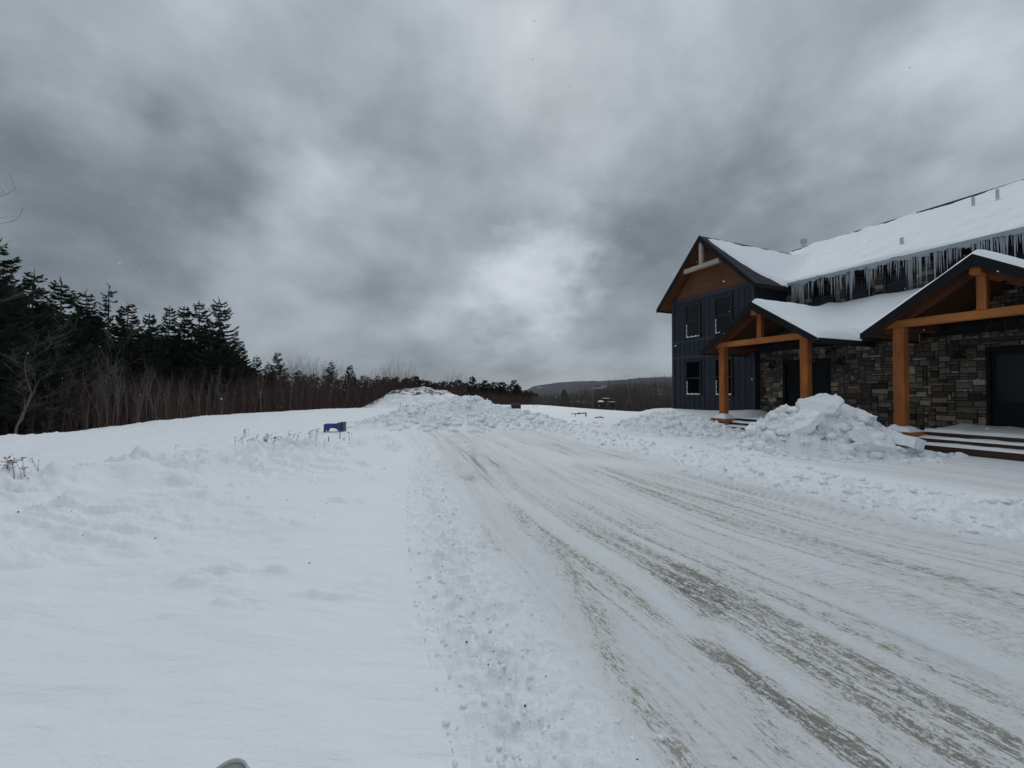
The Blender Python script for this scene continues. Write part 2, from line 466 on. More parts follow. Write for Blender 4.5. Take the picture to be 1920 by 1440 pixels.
M['sidebeam'] = wood_mat('timber_side', (.13, .040, .016), (.07, .02, .008), 0)
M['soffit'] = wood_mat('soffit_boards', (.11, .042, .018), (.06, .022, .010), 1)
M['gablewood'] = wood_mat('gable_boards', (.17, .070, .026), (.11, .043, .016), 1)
M['frosted'] = wood_mat('frosted_timber', (.50, .45, .40), (.34, .28, .24), 1)
M['step'] = wood_mat('step_boards', (.075, .032, .02), (.04, .018, .012), 1)
M['fascia'] = mat('black_fascia', (.009, .010, .012), .7, .15)
M['frame'] = mat('window_frame', (.012, .013, .015), .4, .4)
M['iron'] = mat('black_iron', (.012, .012, .013), .5, .4)
M['metal'] = mat('galvanised', (.50, .52, .53), .45, .5, .6)
M['door'] = mat('door_black', (.006, .0065, .008), .6, .15)
M['glass'] = mat('dark_glass', (.003, .004, .005), .08, .28)
M['doorglass'] = mat('door_glass', (.004, .005, .006), .25, .2)
def siding_mat():
    m = mat('navy_siding', (.055, .07, .115), .6, .3); k = NT(m); v = k.obj()
    n = k.noise(k.mapping(v, (14, 14, 1.2)), 1, 5, .6)
    k.L(k.mix(k.mapr(n, .3, .7), (.013, .017, .0265), (.020, .0255, .038)), k.b.inputs['Base Color']); k.bump(n, .003); return m
M['siding'] = siding_mat()
M['trim'] = mat('navy_trim', (.026, .032, .043), .55, .3)
def shingle_mat():
    m = mat('shingles', (.03, .03, .033), .85, .2); k = NT(m); v = k.obj()
    b = k.new('ShaderNodeTexBrick'); k.L(k.mapping(v, (3, 3, 3)), b.inputs['Vector'])
    n = k.noise(v, 30, 4)
    k.L(k.mix(n, (.018, .019, .022), (.05, .05, .053)), k.b.inputs['Base Color']); k.bump(n, .01); return m
M['shingle'] = shingle_mat()
def stone_mat():
    m = mat('ledge_stone', (.2, .2, .2), .85, .2); k = NT(m); v = k.obj()
    a = k.new('ShaderNodeAttribute', attribute_name='tint').outputs['Color']
    n = k.noise(v, 14, 6, .65); n2 = k.noise(v, 4, 3)
    c = k.new('ShaderNodeMix', data_type='RGBA', blend_type='MULTIPLY'); c.inputs[0].default_value = 1
    k.L(a, c.inputs[6]); k.L(k.mix(k.mapr(n, .3, .72), (.36, .34, .32), (.86, .82, .76)), c.inputs[7])
    k.L(c.outputs[2], k.b.inputs['Base Color']); k.bump(n, .02); return m
M['stone'] = stone_mat()
M['mortar'] = mat('mortar', (.022, .020, .018), .95, .1)
def ice_mat():
    m = mat('ice', (.50, .54, .58), .22, .6); b = m.node_tree.nodes['Principled BSDF']
    b.inputs['Transmission Weight'].default_value = .4; b.inputs['IOR'].default_value = 1.31; return m
M['ice'] = ice_mat()

# ------------------------------------------------------------------ ground mesh, split in ground and road
def build_ground():
    fan = np.linspace(-62, 62, 1080)
    back = np.linspace(62, 298, 74)[1:-1]
    ang = np.radians(np.concatenate([fan, back]))
    rad = [.25]
    while rad[-1] < 1500: rad.append(rad[-1]*(1.0088 if rad[-1] < 75 else 1.06))
    rad = np.array(rad); nr, na = len(rad), len(ang)
    A, Rr = np.meshgrid(ang, rad); X = np.sin(A)*Rr; Y = np.cos(A)*Rr
    x = X.ravel(); y = Y.ravel()
    z = np.zeros_like(x); dv = np.zeros_like(x)
    m = np.hypot(x, y) < 140
    z[m] = ground(x[m], y[m]); z[~m] = ground(x[~m], y[~m], False)
    m = (np.hypot(x, y) < 40)
    dv[m] = dirt(x[m], y[m])
    L = roadL(y); R = roadR(y)
    cc = (x-L)/(R-L)
    flow = np.stack([cc*6.5, y*1.02, np.zeros_like(x)], 1)
    s = -ST*x + CT*y; t = CT*x + ST*y
    lane2 = (t > 8.9)*(t < 12.5)*(s > -6)*(s < 17)
    w2 = ss(6.4, 7.2, cc*6.5)*(x > 0)
    flow[:, 0] = np.where(lane2, t*1.0+20, flow[:, 0]); flow[:, 1] = np.where(lane2, s, flow[:, 1])
    lane = ss(.3, 1.0, cc*6.5)*ss(6.4, 5.7, cc*6.5)*ss(24, 17, y)*ss(-3, 0, y)
    lane = np.maximum(lane, ss(8.7, 9.3, t)*ss(12.9, 12.0, t)*ss(-6, -2, s)*ss(18, 15, s)*.8)
    d, sd, al = seg_dist(x, y, BERM)
    d2, s2, a2 = seg_dist(x, y, CREST)
    dl_ = x-(L+.32); verge = np.exp(-(dl_/np.where(dl_ < 0, .28, .55))**2)*ss(40, 20, y)
    verge = np.maximum(verge, np.exp(-((d-.3)/.8)**2)*ss(30, 20, y)*.8)
    verge = np.maximum(verge, .65*np.exp(-(d2/1.5)**2)*ss(-.15, .35, fbm(x*.7, y*.9, 3, 66)))  # left bank included, so its grey shadow detail is put into the colour
    idx = np.arange(nr*na).reshape(nr, na)
    q = np.stack([idx[:-1], np.roll(idx, -1, 1)[:-1], np.roll(idx, -1, 1)[1:], idx[1:]], -1).reshape(-1, 4)
    q = q[:, ::-1]
    V = np.stack([x, y, z], 1)
    c = V.mean(0)
    fx = x[q].mean(1); fy = y[q].mean(1)
    fl = (lane[q].mean(1) > .35)
    for name, sel in (('ground', ~fl), ('road', fl)):
        f = q[sel]; u, inv = np.unique(f.ravel(), return_inverse=True)
        me = np_mesh(name, V[u], inv.reshape(-1, 4), dict(dirt=dv[u], flow=flow[u], verge=verge[u], lane=lane[u]))
        o = link(name, me, M['ground']); o['kind'] = 'structure'
    # close the tiny gap under the viewer
    mb = MB(); n = 40
    vs = [(.26*math.sin(2*math.pi*k/n), .26*math.cos(2*math.pi*k/n), gz(.0, .2)-.004) for k in range(n)]
build_ground()

# ------------------------------------------------------------------ snow piles (heightfields with their own skirt)
def pile(name, cx, cy, rx, ry, hfun, label, res=.045, matn='pile', cat='snow pile', group=None):
    nx = int(2*rx/res); ny = int(2*ry/res)
    X, Y = np.meshgrid(np.linspace(cx-rx, cx+rx, nx), np.linspace(cy-ry, cy+ry, ny))
    h = hfun(X, Y); g = ground(X, Y, False)
    Z = g + h
    idx = np.arange(nx*ny).reshape(ny, nx)
    q = np.stack([idx[:-1, :-1], idx[:-1, 1:], idx[1:, 1:], idx[1:, :-1]], -1).reshape(-1, 4)
    hf = h.ravel()[q].max(1); q = q[hf > -.05]
    V = np.stack([X.ravel()-cx, Y.ravel()-cy, Z.ravel()], 1)
    u, inv = np.unique(q.ravel(), return_inverse=True)
    o = link(name, np_mesh(name, V[u], inv.reshape(-1, 4)), M[matn]); o.location = (cx, cy, 0)
    tag(o, label, cat, group); return o
def rough_h(x, y, amp, f=2.0, seed=200):
    a = fbm(x*f, y*f, 5, seed); b = fbm(x*f*.5+.4*a, y*f*.5, 3, seed+7)
    blocky = np.round(fbm(x*f*1.1, y*f*1.1, 2, seed+3)*3.2)/3.2
    return amp*(.60*np.abs(a) + .5*b + .40*blocky + .55*np.clip(fbm(x*f*3.1, y*f*3.1, 3, seed+9), -.15, 1) + .22*np.clip(fbm(x*f*8, y*f*8, 2, seed+11), -.1, 1))
# the heap at the end of the ploughed lane
def h_mid(x, y):
    h = .62*gauss(x, y, -4.9, 18.6, 1.7, 2.2) + .86*gauss(x, y, -3.6, 20.2, 1.7, 2.0) + 1.0*gauss(x, y, -2.2, 20.6, 1.0, 1.7) \
        + .85*gauss(x, y, -.8, 20.6, 1.5, 1.9) + .40*gauss(x, y, 1.0, 19.6, 1.4, 1.9) + .35*gauss(x, y, -1.2, 17.8, 1.2, .8)+.25*gauss(x, y, -3.2, 17.4, 1.2, .9)
    h = h*.74
    return h + rough_h(x, y, .17, 1.9, 210)*ss(.02, .4, h) - .07
pile('snow_pile', -2, 19.6, 6.2, 5.2, h_mid, 'wide grey-white ridge of ploughed snow across the far end of the icy lane', .05)
def h_far(x, y):
    h = 2.1*gauss(x, y, -13.6, 50, 3.3, 4) + 1.8*gauss(x, y, -9.6, 50.5, 3.4, 4)
    h = 2.75*(1-np.exp(-h/1.5))
    return h + .22*fbm(x*.8, y*.8, 4, 220) - .12
pile('dirt_mound', -11.6, 50, 9, 9, h_far, 'tall rounded mound of soil and snow by the wood, bare brown earth along its top', .12, 'mound' if 'mound' in M else 'pile', 'mound')
def h_wing(x, y):
    h = .62*gauss(x, y, 5.9, 15.3, 1.5, 1.35) + .20*gauss(x, y, 7.2, 14.6, 1.1, 1.0) + .30*gauss(x, y, 4.6, 14.6, 1.3, 1.1) 
    return h + rough_h(x, y, .12, 2.4, 230)*ss(.02, .3, h) - .06
pile('snow_pile', 6.4, 14.9, 3.6, 2.8, h_wing, 'low crumbly snow heap in front of the blue wing, left of the first orange post', .035)
def h_porch(x, y):
    r = np.hypot((x-8.15)/2.05, (y-10.75)/1.7)
    h = 1.15*np.clip(1-r, 0, 1)**1.05 + .35*gauss(x, y, 7.0, 11.0, .9, .9) + .30*gauss(x, y, 9.4, 10.6, .8, .8) + .18*gauss(x, y, 6.6, 10.0, .9, .6)
    return h + rough_h(x, y, .25, 1.9, 240)*ss(.02, .35, h) - .06
pile('snow_pile', 8.3, 10.7, 3.3, 2.6, h_porch, 'tall heap of ploughed snow with slabs on top, between the two porches', .03)

# soil colour for the far mound
def mound_mat():
    m = snow_mat('mound_snow', .05, 2.2); k = NT(m); v = k.obj()
    geo = k.new('ShaderNodeSeparateXYZ'); k.L(v, geo.inputs[0])
    z = k.math('ADD', geo.outputs[2], k.math('MULTIPLY', k.noise(v, .9, 5, .7), 1.4))
    band = k.math('MULTIPLY', k.mapr(z, 1.75, 1.95, 0, 1, True), k.mapr(z, 2.62, 2.8, 1, 0, True))
    f = k.math('MULTIPLY', band, k.mapr(k.noise(v, 1.8, 6, .75), .44, .54, 0, 1, True))
    left = k.math('MULTIPLY', k.mapr(geo.outputs[0], -3.2, -4.4, 0, 1), k.mapr(k.noise(v, 2.4, 5, .75), .46, .56, 0, 1))
    f = k.math('MAXIMUM', f, left)
    c = k.mix(f, (.84, .87, .91), (.075, .06, .045)); k.L(c, k.b.inputs['Base Color']); return m
mm = mound_mat()
for o in COL.objects:
    if o.name.startswith('dirt_mound'): o.data.materials[0] = mm

# ------------------------------------------------------------------ chunks of snow
def ico(sub=2):
    import bmesh
    bm = bmesh.new(); bmesh.ops.create_icosphere(bm, subdivisions=sub, radius=1)
    V = np.array([v.co[:] for v in bm.verts]); Fc = np.array([[v.index for v in f.verts] for f in bm.faces]); bm.free()
    return V, Fc
ICO1 = ico(1); ICO2 = ico(2); ICO4 = ico(4)
def crumbs(name, pts, label, matn='block', base=ICO1, cat='snow crumbs'):
    parts = []
    for (x, y, z, r) in pts:
        V0, F0 = ICO2 if r > .028 else ICO1
        j = 1 + (.16 if len(V0) < 50 else .10)*rng.normal(size=(len(V0), 1)); sc = r*np.array([rng.uniform(.8, 1.4), rng.uniform(.7, 1.1), rng.uniform(.5, .9)])
        a = rng.uniform(0, 6.28); ca, sa = math.cos(a), math.sin(a)
        v = V0*j*sc; v = np.stack([v[:, 0]*ca-v[:, 1]*sa, v[:, 0]*sa+v[:, 1]*ca, v[:, 2]], 1) + (x, y, z+r*.08)
        parts.append((v, F0))
    V, Fq = merge(parts)
    o = link(name, np_mesh(name, V, Fq, smooth=True), M[matn]); tag(o, label, cat, kind='stuff'); return o
def scatter(n, fun, r0, r1, pw=2.5):
    P = []
    for _ in range(n):
        x, y = fun(); r = r0 + (r1-r0)*random.random()**pw; P.append((x, y, r))
    A = np.array(P); z = ground(A[:, 0], A[:, 1]); return [(a[0], a[1], zz, a[2]) for a, zz in zip(A, z)]
def f_verge():
    y = 1.4 + 15*random.random()**1.6; return roadL(y) + max(.02, .34+random.gauss(0, .24)), y
def f_berm():
    a = random.random()**.8*5.6; i = min(int(a)+1, 5); u = a-int(a)
    p = BERM[i]; q = BERM[min(i+1, 6)]; x = p[0]+(q[0]-p[0])*u; y = p[1]+(q[1]-p[1])*u
    o = -abs(random.gauss(.1, .55)) if random.random() < .82 else abs(random.gauss(0, .4))
    return x + o*CT, y + o*ST
crumbs('verge_crumbs', scatter(1500, f_verge, .003, .020, 3), 'small crumbs of broken snow along the left edge of the lane')
crumbs('berm_crumbs', scatter(1700, f_berm, .008, .06, 4), 'broken snow lumps along the ploughed berm right of the lane')
def on_heap(n, cx, cy, rx, ry, hf, r0, r1, pw=2.5):
    A = []
    for _ in range(n):
        a = random.uniform(0, 6.28); q = math.sqrt(random.random()); A.append((cx+rx*q*math.cos(a), cy+ry*q*math.sin(a), r0+(r1-r0)*random.random()**pw))
    A = np.array(A); h = hf(A[:, 0], A[:, 1]); z = ground(A[:, 0], A[:, 1], False)+np.maximum(h, 0)
    return [(a[0], a[1], zz, a[2]) for a, zz, hh in zip(A, z, h) if hh > .03]
def f_pile(cx, cy, rx, ry):
    def f():
        a = random.uniform(0, 6.28); r = random.uniform(.75, 1.25); return cx+rx*r*math.cos(a), cy+ry*r*math.sin(a)
    return f
crumbs('heap_crumbs', on_heap(700, 8.2, 10.4, 2.3, 1.7, h_porch, .02, .17, 2.4) + on_heap(500, 6.1, 14.8, 2.4, 1.6, h_wing, .02, .12) + on_heap(900, -2, 19.2, 5.2, 3.4, h_mid, .03, .17, 2) + scatter(500, f_pile(8.15, 10.6, 2.2, 1.7), .02, .11) + scatter(350, f_pile(6.2, 14.7, 2.3, 1.5), .02, .09) + scatter(400, f_pile(-2, 18.6, 5.0, 3.0), .03, .12),
       'snow lumps lying round the feet of the ploughed heaps')
soil = mat('soil_crumb', (.06, .048, .036), .9, .2)
M['soil'] = soil
crumbs('soil_crumbs', scatter(210, f_verge, .002, .007, 2) + scatter(90, lambda: (random.uniform(-5.5, -1.5), random.uniform(3, 9)), .003, .010), 'small crumbs of dark soil strewn on the verge snow', 'soil')
def block(name, loc, rot, size, label, seed, poly=None, cat='snow block'):
    """a broken slab of packed snow: angular prism, subdivided and roughened"""
    import bmesh
    r = random.Random(seed)
    bm = bmesh.new()
    n = len(poly)
    lo = [bm.verts.new((p[0]*size[0], p[1]*size[1], -size[2]/2)) for p in poly]
    hi = [bm.verts.new((p[0]*size[0]*.93, p[1]*size[1]*.93, size[2]/2*(1+r.uniform(-.2, .2)))) for p in poly]
    bm.faces.new(lo[::-1]); bm.faces.new(hi)
    for i in range(n): bm.faces.new((lo[i], lo[(i+1) % n], hi[(i+1) % n], hi[i]))
    bmesh.ops.triangulate(bm, faces=bm.faces[:])
    for _ in range(4): bmesh.ops.subdivide_edges(bm, edges=[e for e in bm.edges if e.calc_length() > .05], cuts=1, use_grid_fill=False)
    bmesh.ops.triangulate(bm, faces=bm.faces[:])
    bm.normal_update()
    co = np.array([v.co[:] for v in bm.verts]); nn = np.array([v.normal[:] for v in bm.verts])
    d = .05*min(1, size[0]*2)*fbm(co[:, 0]*4+co[:, 2]*3, co[:, 1]*4-co[:, 2]*2+seed, 4, 300+seed) + .012*fbm(co[:, 0]*17+co[:, 2]*9, co[:, 1]*17, 2, 330)
    for v, a, b in zip(bm.verts, d, nn): v.co = v.co + Vector(b)*float(a)
    me = bpy.data.meshes.new(name); bm.to_mesh(me); bm.free()
    o = link(name, me, M['block']); o.location = loc; o.rotation_euler = rot; tag(o, label, cat, 'broken slabs on the porch heap')
    return o
R_ = math.radians
block('snow_block', (7.95, 10.45, 1.17), (R_(62), R_(-6), R_(-32)), (.52, .36, .22), 'upright angular snow slab topping the heap between the porches', 1,
      [(-.9, -.8), (.5, -.9), (.95, .1), (.75, .75), (-.1, .8), (-.95, .45)])
block('snow_block', (8.80, 10.75, .98), (R_(38), R_(14), R_(-28)), (.72, .34, .20), 'pointed snow slab sloping down right from the top slab', 2,
      [(-.95, -.5), (.2, -.85), (1.0, .0), (.5, .55), (-.8, .8)])
block('snow_block', (7.05, 10.15, .66), (R_(22), R_(-30), R_(-20)), (.72, .42, .18), 'long flat snow slab leaning on the left flank of the porch heap', 3,
      [(-1, -.6), (.3, -.9), (1, -.2), (.8, .8), (-.4, .8), (-.95, .3)])
block('snow_block', (8.5, 9.55, .40), (R_(40), R_(8), R_(10)), (.55, .42, .2), 'small broken slab low on the front of the porch heap', 4,
      [(-1, -.6), (.6, -.9), (1, .2), (.2, .9), (-.8, .6)])
block('snow_block', (9.4, 9.75, .34), (R_(15), R_(10), R_(40)), (.5, .4, .25), 'rounded snow chunk at the right foot of the porch heap', 5,
      [(-.9, -.6), (.4, -.9), (1, .1), (.5, .9), (-.8, .7)])
x, y = gp(372, 838, .45)
V_, F_ = ICO4
v_ = V_*(1+.28*fbm(V_[:, 0]*1.6+V_[:, 2], V_[:, 1]*1.6-V_[:, 2], 4, 340))[:, None]*(1+.10*fbm(V_[:, 0]*6+V_[:, 2]*3, V_[:, 1]*6, 3, 341))[:, None]*np.array([.27, .2, .17])
o = link('snow_chunk', np_mesh('snow_chunk', v_, F_), M['block']); o.location = (x, y, gz(x, y)+.05); tag(o, 'lone grey snow chunk on the crest of the left bank', 'snow chunk')
rk = MB(); rk.lathe([(.02, 0), (.12, .03), (.15, .1), (.1, .18), (.02, .2)], n=7)
x, y = gp(1713, 846)
M['rock'] = mat('rock', (.12, .11, .10), .8)
o = rk.build('rock', M['rock']); o.location = (x, y, gz(x, y)-.05); o.rotation_euler = (.3, .2, .5); tag(o, 'small dark rock poking out of the snow below the right porch pier', 'rock')

# ------------------------------------------------------------------ HOUSE (local axes: x = into the building, y = along it, away from the viewer)
TS, SS = 16.5, 10.0
OFF = (TS, SS, 0)
house = empty('house', (-ST*SS + CT*TS, CT*SS + ST*TS, 0), TH)
tag(house, 'two-storey house with navy board siding, stone walls, timber porches, icicles and snow-covered roofs', 'house')
def mb(): return MB(OFF)
Z0 = H
t_b, t_s, t_m = 16.2, 16.5, 18.2
sw0, sw1, swc = 11.87, 16.5, 14.2
zr_w, half_w, ze_w = 7.35+Z0, 2.80, 4.40+Z0
SL_W = (zr_w-ze_w)/half_w
ze_m, t_em, t_rm, SL_M = 4.6+Z0, 17.7, 28.6, .45
def z_main(t): return ze_m + SL_M*(t-t_em)
def z_wing(s): return zr_w - SL_W*np.abs(s-swc)
# -- navy wing walls
w = mb()
wt = z_wing(sw0)-.12
w.box((t_b, sw0, -.3), (24, sw1, ze_w+.10))
w.prism([(sw0+.01, ze_w+.103), (sw1-.01, ze_w+.103), (swc, zr_w-.26)], 'x', t_b+.055, 24)
for (z0, z1) in ((-.3, 1.61+Z0), (1.75+Z0, 2.43+Z0), (2.58+Z0, 4.50+Z0)):
    n = 15
    for i in range(n):
        sc = sw0+.16+(sw1-sw0-.32)*i/(n-1)
        w.box((t_b-.022, sc-.025, z0), (t_b+.001, sc+.025, z1))
    for i in range(6):
        tc = t_b+.35+i*.3
        w.box((tc-.025, sw0-.02, max(z0, 3.3+Z0) if z0 > 2 else z0), (tc+.025, sw0+.001, z1))
w.build('navy_wall', M['siding'], house)
tr = mb()
for z in (1.61, 2.43): tr.box((t_b-.035, sw0-.02, z+Z0), (t_b-.002, sw1+.02, z+.15+Z0))
tr.box((t_b-.04, sw0-.02, 4.50+Z0), (t_b-.002, sw1+.02, 4.70+Z0))
for s in (sw0-.022, sw1-.11): tr.box((t_b-.045, s, -.3), (t_b-.003, s+.13, 4.498+Z0))
tr.build('wall_trim', M['trim'], house)
g = mb(); g.prism([(sw0+.2, 4.703+Z0), (sw1-.2, 4.703+Z0), (swc, zr_w-.33)], 'x', t_b+.02, t_b+.05)
for i in range(1, 9):
    z = 4.72+Z0+i*.27; hw = (zr_w-.36-z)/SL_W
    if hw > .1: g.box((t_b+.012, swc-hw, z), (t_b+.021, swc+hw, z+.012))
g.build('gable_panel', M['gablewood'], house)
# -- windows
def window(sc, z0, z1, wdt=.95, t=t_b, sash=True, frost=.6):
    f = mb(); a = wdt/2; e = .07
    f.box((t-.075, sc-a, z0), (t-.003, sc-a+e, z1)); f.box((t-.075, sc+a-e, z0), (t-.003, sc+a, z1))
    f.box((t-.075, sc-a+e, z0), (t-.003, sc+a-e, z0+e)); f.box((t-.075, sc-a+e, z1-e), (t-.003, sc+a-e, z1))
    if sash: f.box((t-.058, sc-a+e, (z0+z1)/2-.03), (t-.004, sc+a-e, (z0+z1)/2+.03))
    fo = f.build('window', M['frame'], house)
    p = mb(); p.box((t-.036, sc-a+e, z0+e), (t-.006, sc+a-e, z1-e)); p.build('pane', M['glass'], fo)
    if frost:
        q = mb(); n = 12
        pts = [(t-.02, z0+e-.01)]
        ys = [sc-a+e+.002+(wdt-2*e-.004)*i/n for i in range(n+1)]
        for i in range(n):
            h = .028+.012*math.sin(i*1.7+sc)
            q.prism([(t-.072, z0+e), (t-.037, z0+e), (t-.037, z0+e+h*1.6), (t-.072, z0+e+h*.6)], 'y', ys[i], ys[i+1]-.0005)
        yl = sc+a-e-.002
        k = 8
        for i in range(k):
            zz = z0+e+.03+i*.08
            q.box((t-.058, yl-.022-.01*math.sin(i*2.1), zz), (t-.037, yl, zz+.0795))
        q.build('snow_sill', M['snow'], fo)
for sc in (15.12, 13.38):
    window(sc, 2.60+Z0, 4.33+Z0); window(sc, -.27+Z0, 1.50+Z0)
# -- wing roof: two slabs with fascia, soffit wood
def gable_roof(name, t0, t1, sc, half, zr, sl, th, matn, soff, parent, fasc=.26):
    r = mb()
    ze = zr - sl*half; c = math.sqrt(1+sl*sl); dv = th*c
    r.prism([(sc-half, ze), (sc, zr), (sc+half, ze), (sc+half, ze-dv), (sc, zr-dv), (sc-half, ze-dv)], 'x', t0+.04, t1)
    ro = r.build(name, M[matn], parent)
    f = mb(); fv = fasc*c
    f.prism([(sc-half-.03, ze-.03*sl+.012), (sc, zr+.012), (sc+half+.03, ze-.03*sl+.012), (sc+half+.03, ze-.03*sl-fv*.72), (sc, zr-fv), (sc-half-.03, ze-.03*sl-fv*.72)], 'x', t0, t0+.038)
    f.build('rake_board', M['fascia'], ro)
    s = mb(); d2 = dv+.006
    s.prism([(sc-half+.03, ze+.03*sl-d2), (sc, zr-d2), (sc+half-.03, ze+.03*sl-d2), (sc+half-.03, ze+.03*sl-d2-.015), (sc, zr-d2-.015), (sc-half+.03, ze+.03*sl-d2-.015)], 'x', t0+.05, t1-.02)
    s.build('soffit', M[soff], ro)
    for sg in (-1, 1):
        e = mb(); yy = sc+sg*half
        e.box((t0+.05, yy+sg*.005, ze-dv-.04), (t1, yy+sg*.11, ze-.02))
        e.build('gutter', M['fascia'], ro)
    return ro
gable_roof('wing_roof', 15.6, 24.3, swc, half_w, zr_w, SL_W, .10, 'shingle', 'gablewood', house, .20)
# decorative gable truss, frosted
d = mb(); d.box((15.66, 13.18, 5.80+Z0), (15.84, 15.22, 6.00+Z0)); d.build('collar_beam', M['frosted'], house, .01)
d = mb(); d.box((15.67, swc-.09, 6.003+Z0), (15.83, swc+.09, zr_w-.30)); d.build('king_post', M['frosted'], house, .01)
# -- main block
m_ = mb()
m_.box((t_m+.06, -6, -.3), (39, 17.7, 4.45+Z0))
m_.prism([(t_m+.2, 4.453+Z0), (39, 4.453+Z0), (t_rm, z_main(t_rm)-.3)], 'y', -5.9, 17.6)
m_.build('upper_wall', M['mortar'], house)
r = mb()
zr = z_main(t_rm)
r.prism([(t_em, ze_m), (t_rm, zr), (2*t_rm-t_em, ze_m), (2*t_rm-t_em, ze_m-.2), (t_rm, zr-.2), (t_em, ze_m-.2)], 'y', -6.4, 18.1)
main_roof = r.build('main_roof', M['shingle'], house)
f = mb(); f.box((t_em-.025, -6.4, ze_m-.24), (t_em-.003, 11.4, ze_m+.01)); f.box((t_em-.12, -6.4, ze_m-.13), (t_em-.028, 11.3, ze_m-.03))
f.box((t_em+.01, -6.3, ze_m-.245), (t_m+.05, 11.5, ze_m-.225))
f.build('gutter', M['fascia'], main_roof)
f = mb(); f.prism([(t_rm-.16, zr-.05), (t_rm-.02, zr+.12), (t_rm+.02, zr+.12), (t_rm+.16, zr-.05)], 'y', -6.42, 18.12); f.build('ridge_cap', M['shingle'], main_roof)
for (tt, s_, hh, rr) in ((0, 0, 0, 0),): pass
def on_main(px, py):
    """roof point seen at a pixel: solve for the main slope"""
    a = (px-960)/F; b = (YH-py)/F
    # t = D*(a*CT+ST), z = b*D = z_main-H
    k = a*CT+ST; D = (4.6-SL_M*t_em)/(b-SL_M*k); return D*k, D*(CT-a*ST)
for (px, py, hh, rr) in ((1695, 461, .22, .055), (1831, 388, .36, .055), (1877, 374, .36, .055)):
    t, s = on_main(px, py); z = z_main(t)
    p = mb(); p.tube([(t, s, z-.2), (t, s, z+.12+hh)], rr, 12); p.lathe([(rr+.09, -.02), (rr+.02, .07)], (t, s, z+.02), 12)
    p.build('vent_pipe', M['metal'], main_roof)
t, s = t_rm-.4, 17.15
p = mb(); p.tube([(t, s, zr-.5), (t, s, zr+.42)], .13, 14); p.tube([(t, s, zr+.30), (t, s, zr+.36)], .19, 14); p.tube([(t, s, zr+.42), (t, s, zr+.52)], .17, 14)
p.build('flue', M['metal'], main_roof)

# -- stonework
TINTS = [tuple(.72*(c*.6+.4*sum(t_)/3) for c in t_) for t_ in [(.20, .19, .17), (.27, .25, .21), (.13, .13, .13), (.075, .08, .09), (.17, .13, .10), (.32, .29, .24), (.105, .095, .085), (.24, .205, .15), (.055, .06, .065), (.15, .15, .145), (.34, .31, .27), (.23, .165, .10), (.085, .095, .115), (.16, .155, .15), (.12, .115, .11)]]
def stones(m, s0, s1, z0, z1, t, holes=(), axis='t', seed=1, cell=.088, side=-1):
    """coursed rubble: rectangles of random size packed on a grid, each a slightly proud block"""
    r = random.Random(seed)
    nx = max(1, int(round((s1-s0)/cell))); nz = max(1, int(round((z1-z0)/cell)))
    cx = (s1-s0)/nx; cz = (z1-z0)/nz
    used = [[False]*nz for _ in range(nx)]
    for (a, b, c, d_) in holes:
        for i in range(nx):
            for j in range(nz):
                sc = s0+(i+.5)*cx; zc = z0+(j+.5)*cz
                if a < sc < b and c < zc < d_: used[i][j] = True
    for j in range(nz):
        for i in range(nx):
            if used[i][j]: continue
            wv, hv = r.choice([(2, 1), (3, 1), (3, 2), (2, 2), (4, 2), (2, 1), (1, 1), (4, 1), (3, 2), (5, 2), (2, 3)])
            k = 0
            while k < wv and i+k < nx and not used[i+k][j]: k += 1
            wv = k; l = 1
            while l < hv and j+l < nz and all(not used[i+q][j+l] for q in range(wv)): l += 1
            for q in range(wv):
                for p in range(l): used[i+q][j+p] = True
            gq = .007
            a0 = s0+i*cx+gq; a1 = s0+(i+wv)*cx-gq; b0 = z0+j*cz+gq; b1 = z0+(j+l)*cz-gq
            c = r.choice(TINTS); v = r.uniform(.9, 2.4); m.col = tuple(x*v*q_ for x, q_ in zip(c, (1.06, 1.0, .93)))
            pr = r.uniform(.01, .05); e = .012
            jt = [r.uniform(-.006, .006) for _ in range(4)]
            def P(a, b, dd): return (t+side*dd, a, b) if axis == 't' else (a, t+side*dd, b)
            vs = [P(a0, b0, 0), P(a1, b0, 0), P(a1, b1, 0), P(a0, b1, 0),
                  P(a0+e, b0+e, pr+jt[0]), P(a1-e, b0+e, pr+jt[1]), P(a1-e, b1-e, pr+jt[2]), P(a0+e, b1-e, pr+jt[3])]
            m.add(vs, [(4, 7, 6, 5), (0, 4, 5, 1), (1, 5, 6, 2), (2, 6, 7, 3), (3, 7, 4, 0)])
    m.col = (0, 0, 0)
doors = [(9.12, 10.86), (3.60, 5.26)]
holes = [(a, b, 0, 1.17+Z0) for a, b in doors]
bk = mb()
z_top = 3.2+Z0
segs = [(-6, 3.60), (5.26, 9.12), (10.86, sw0)]
for a, b in segs: bk.box((t_s, a, -.3), (t_s+.25, b, 1.9+Z0))
for a, b in doors: bk.box((t_s, a, 1.17+Z0), (t_s+.25, b, 1.9+Z0))
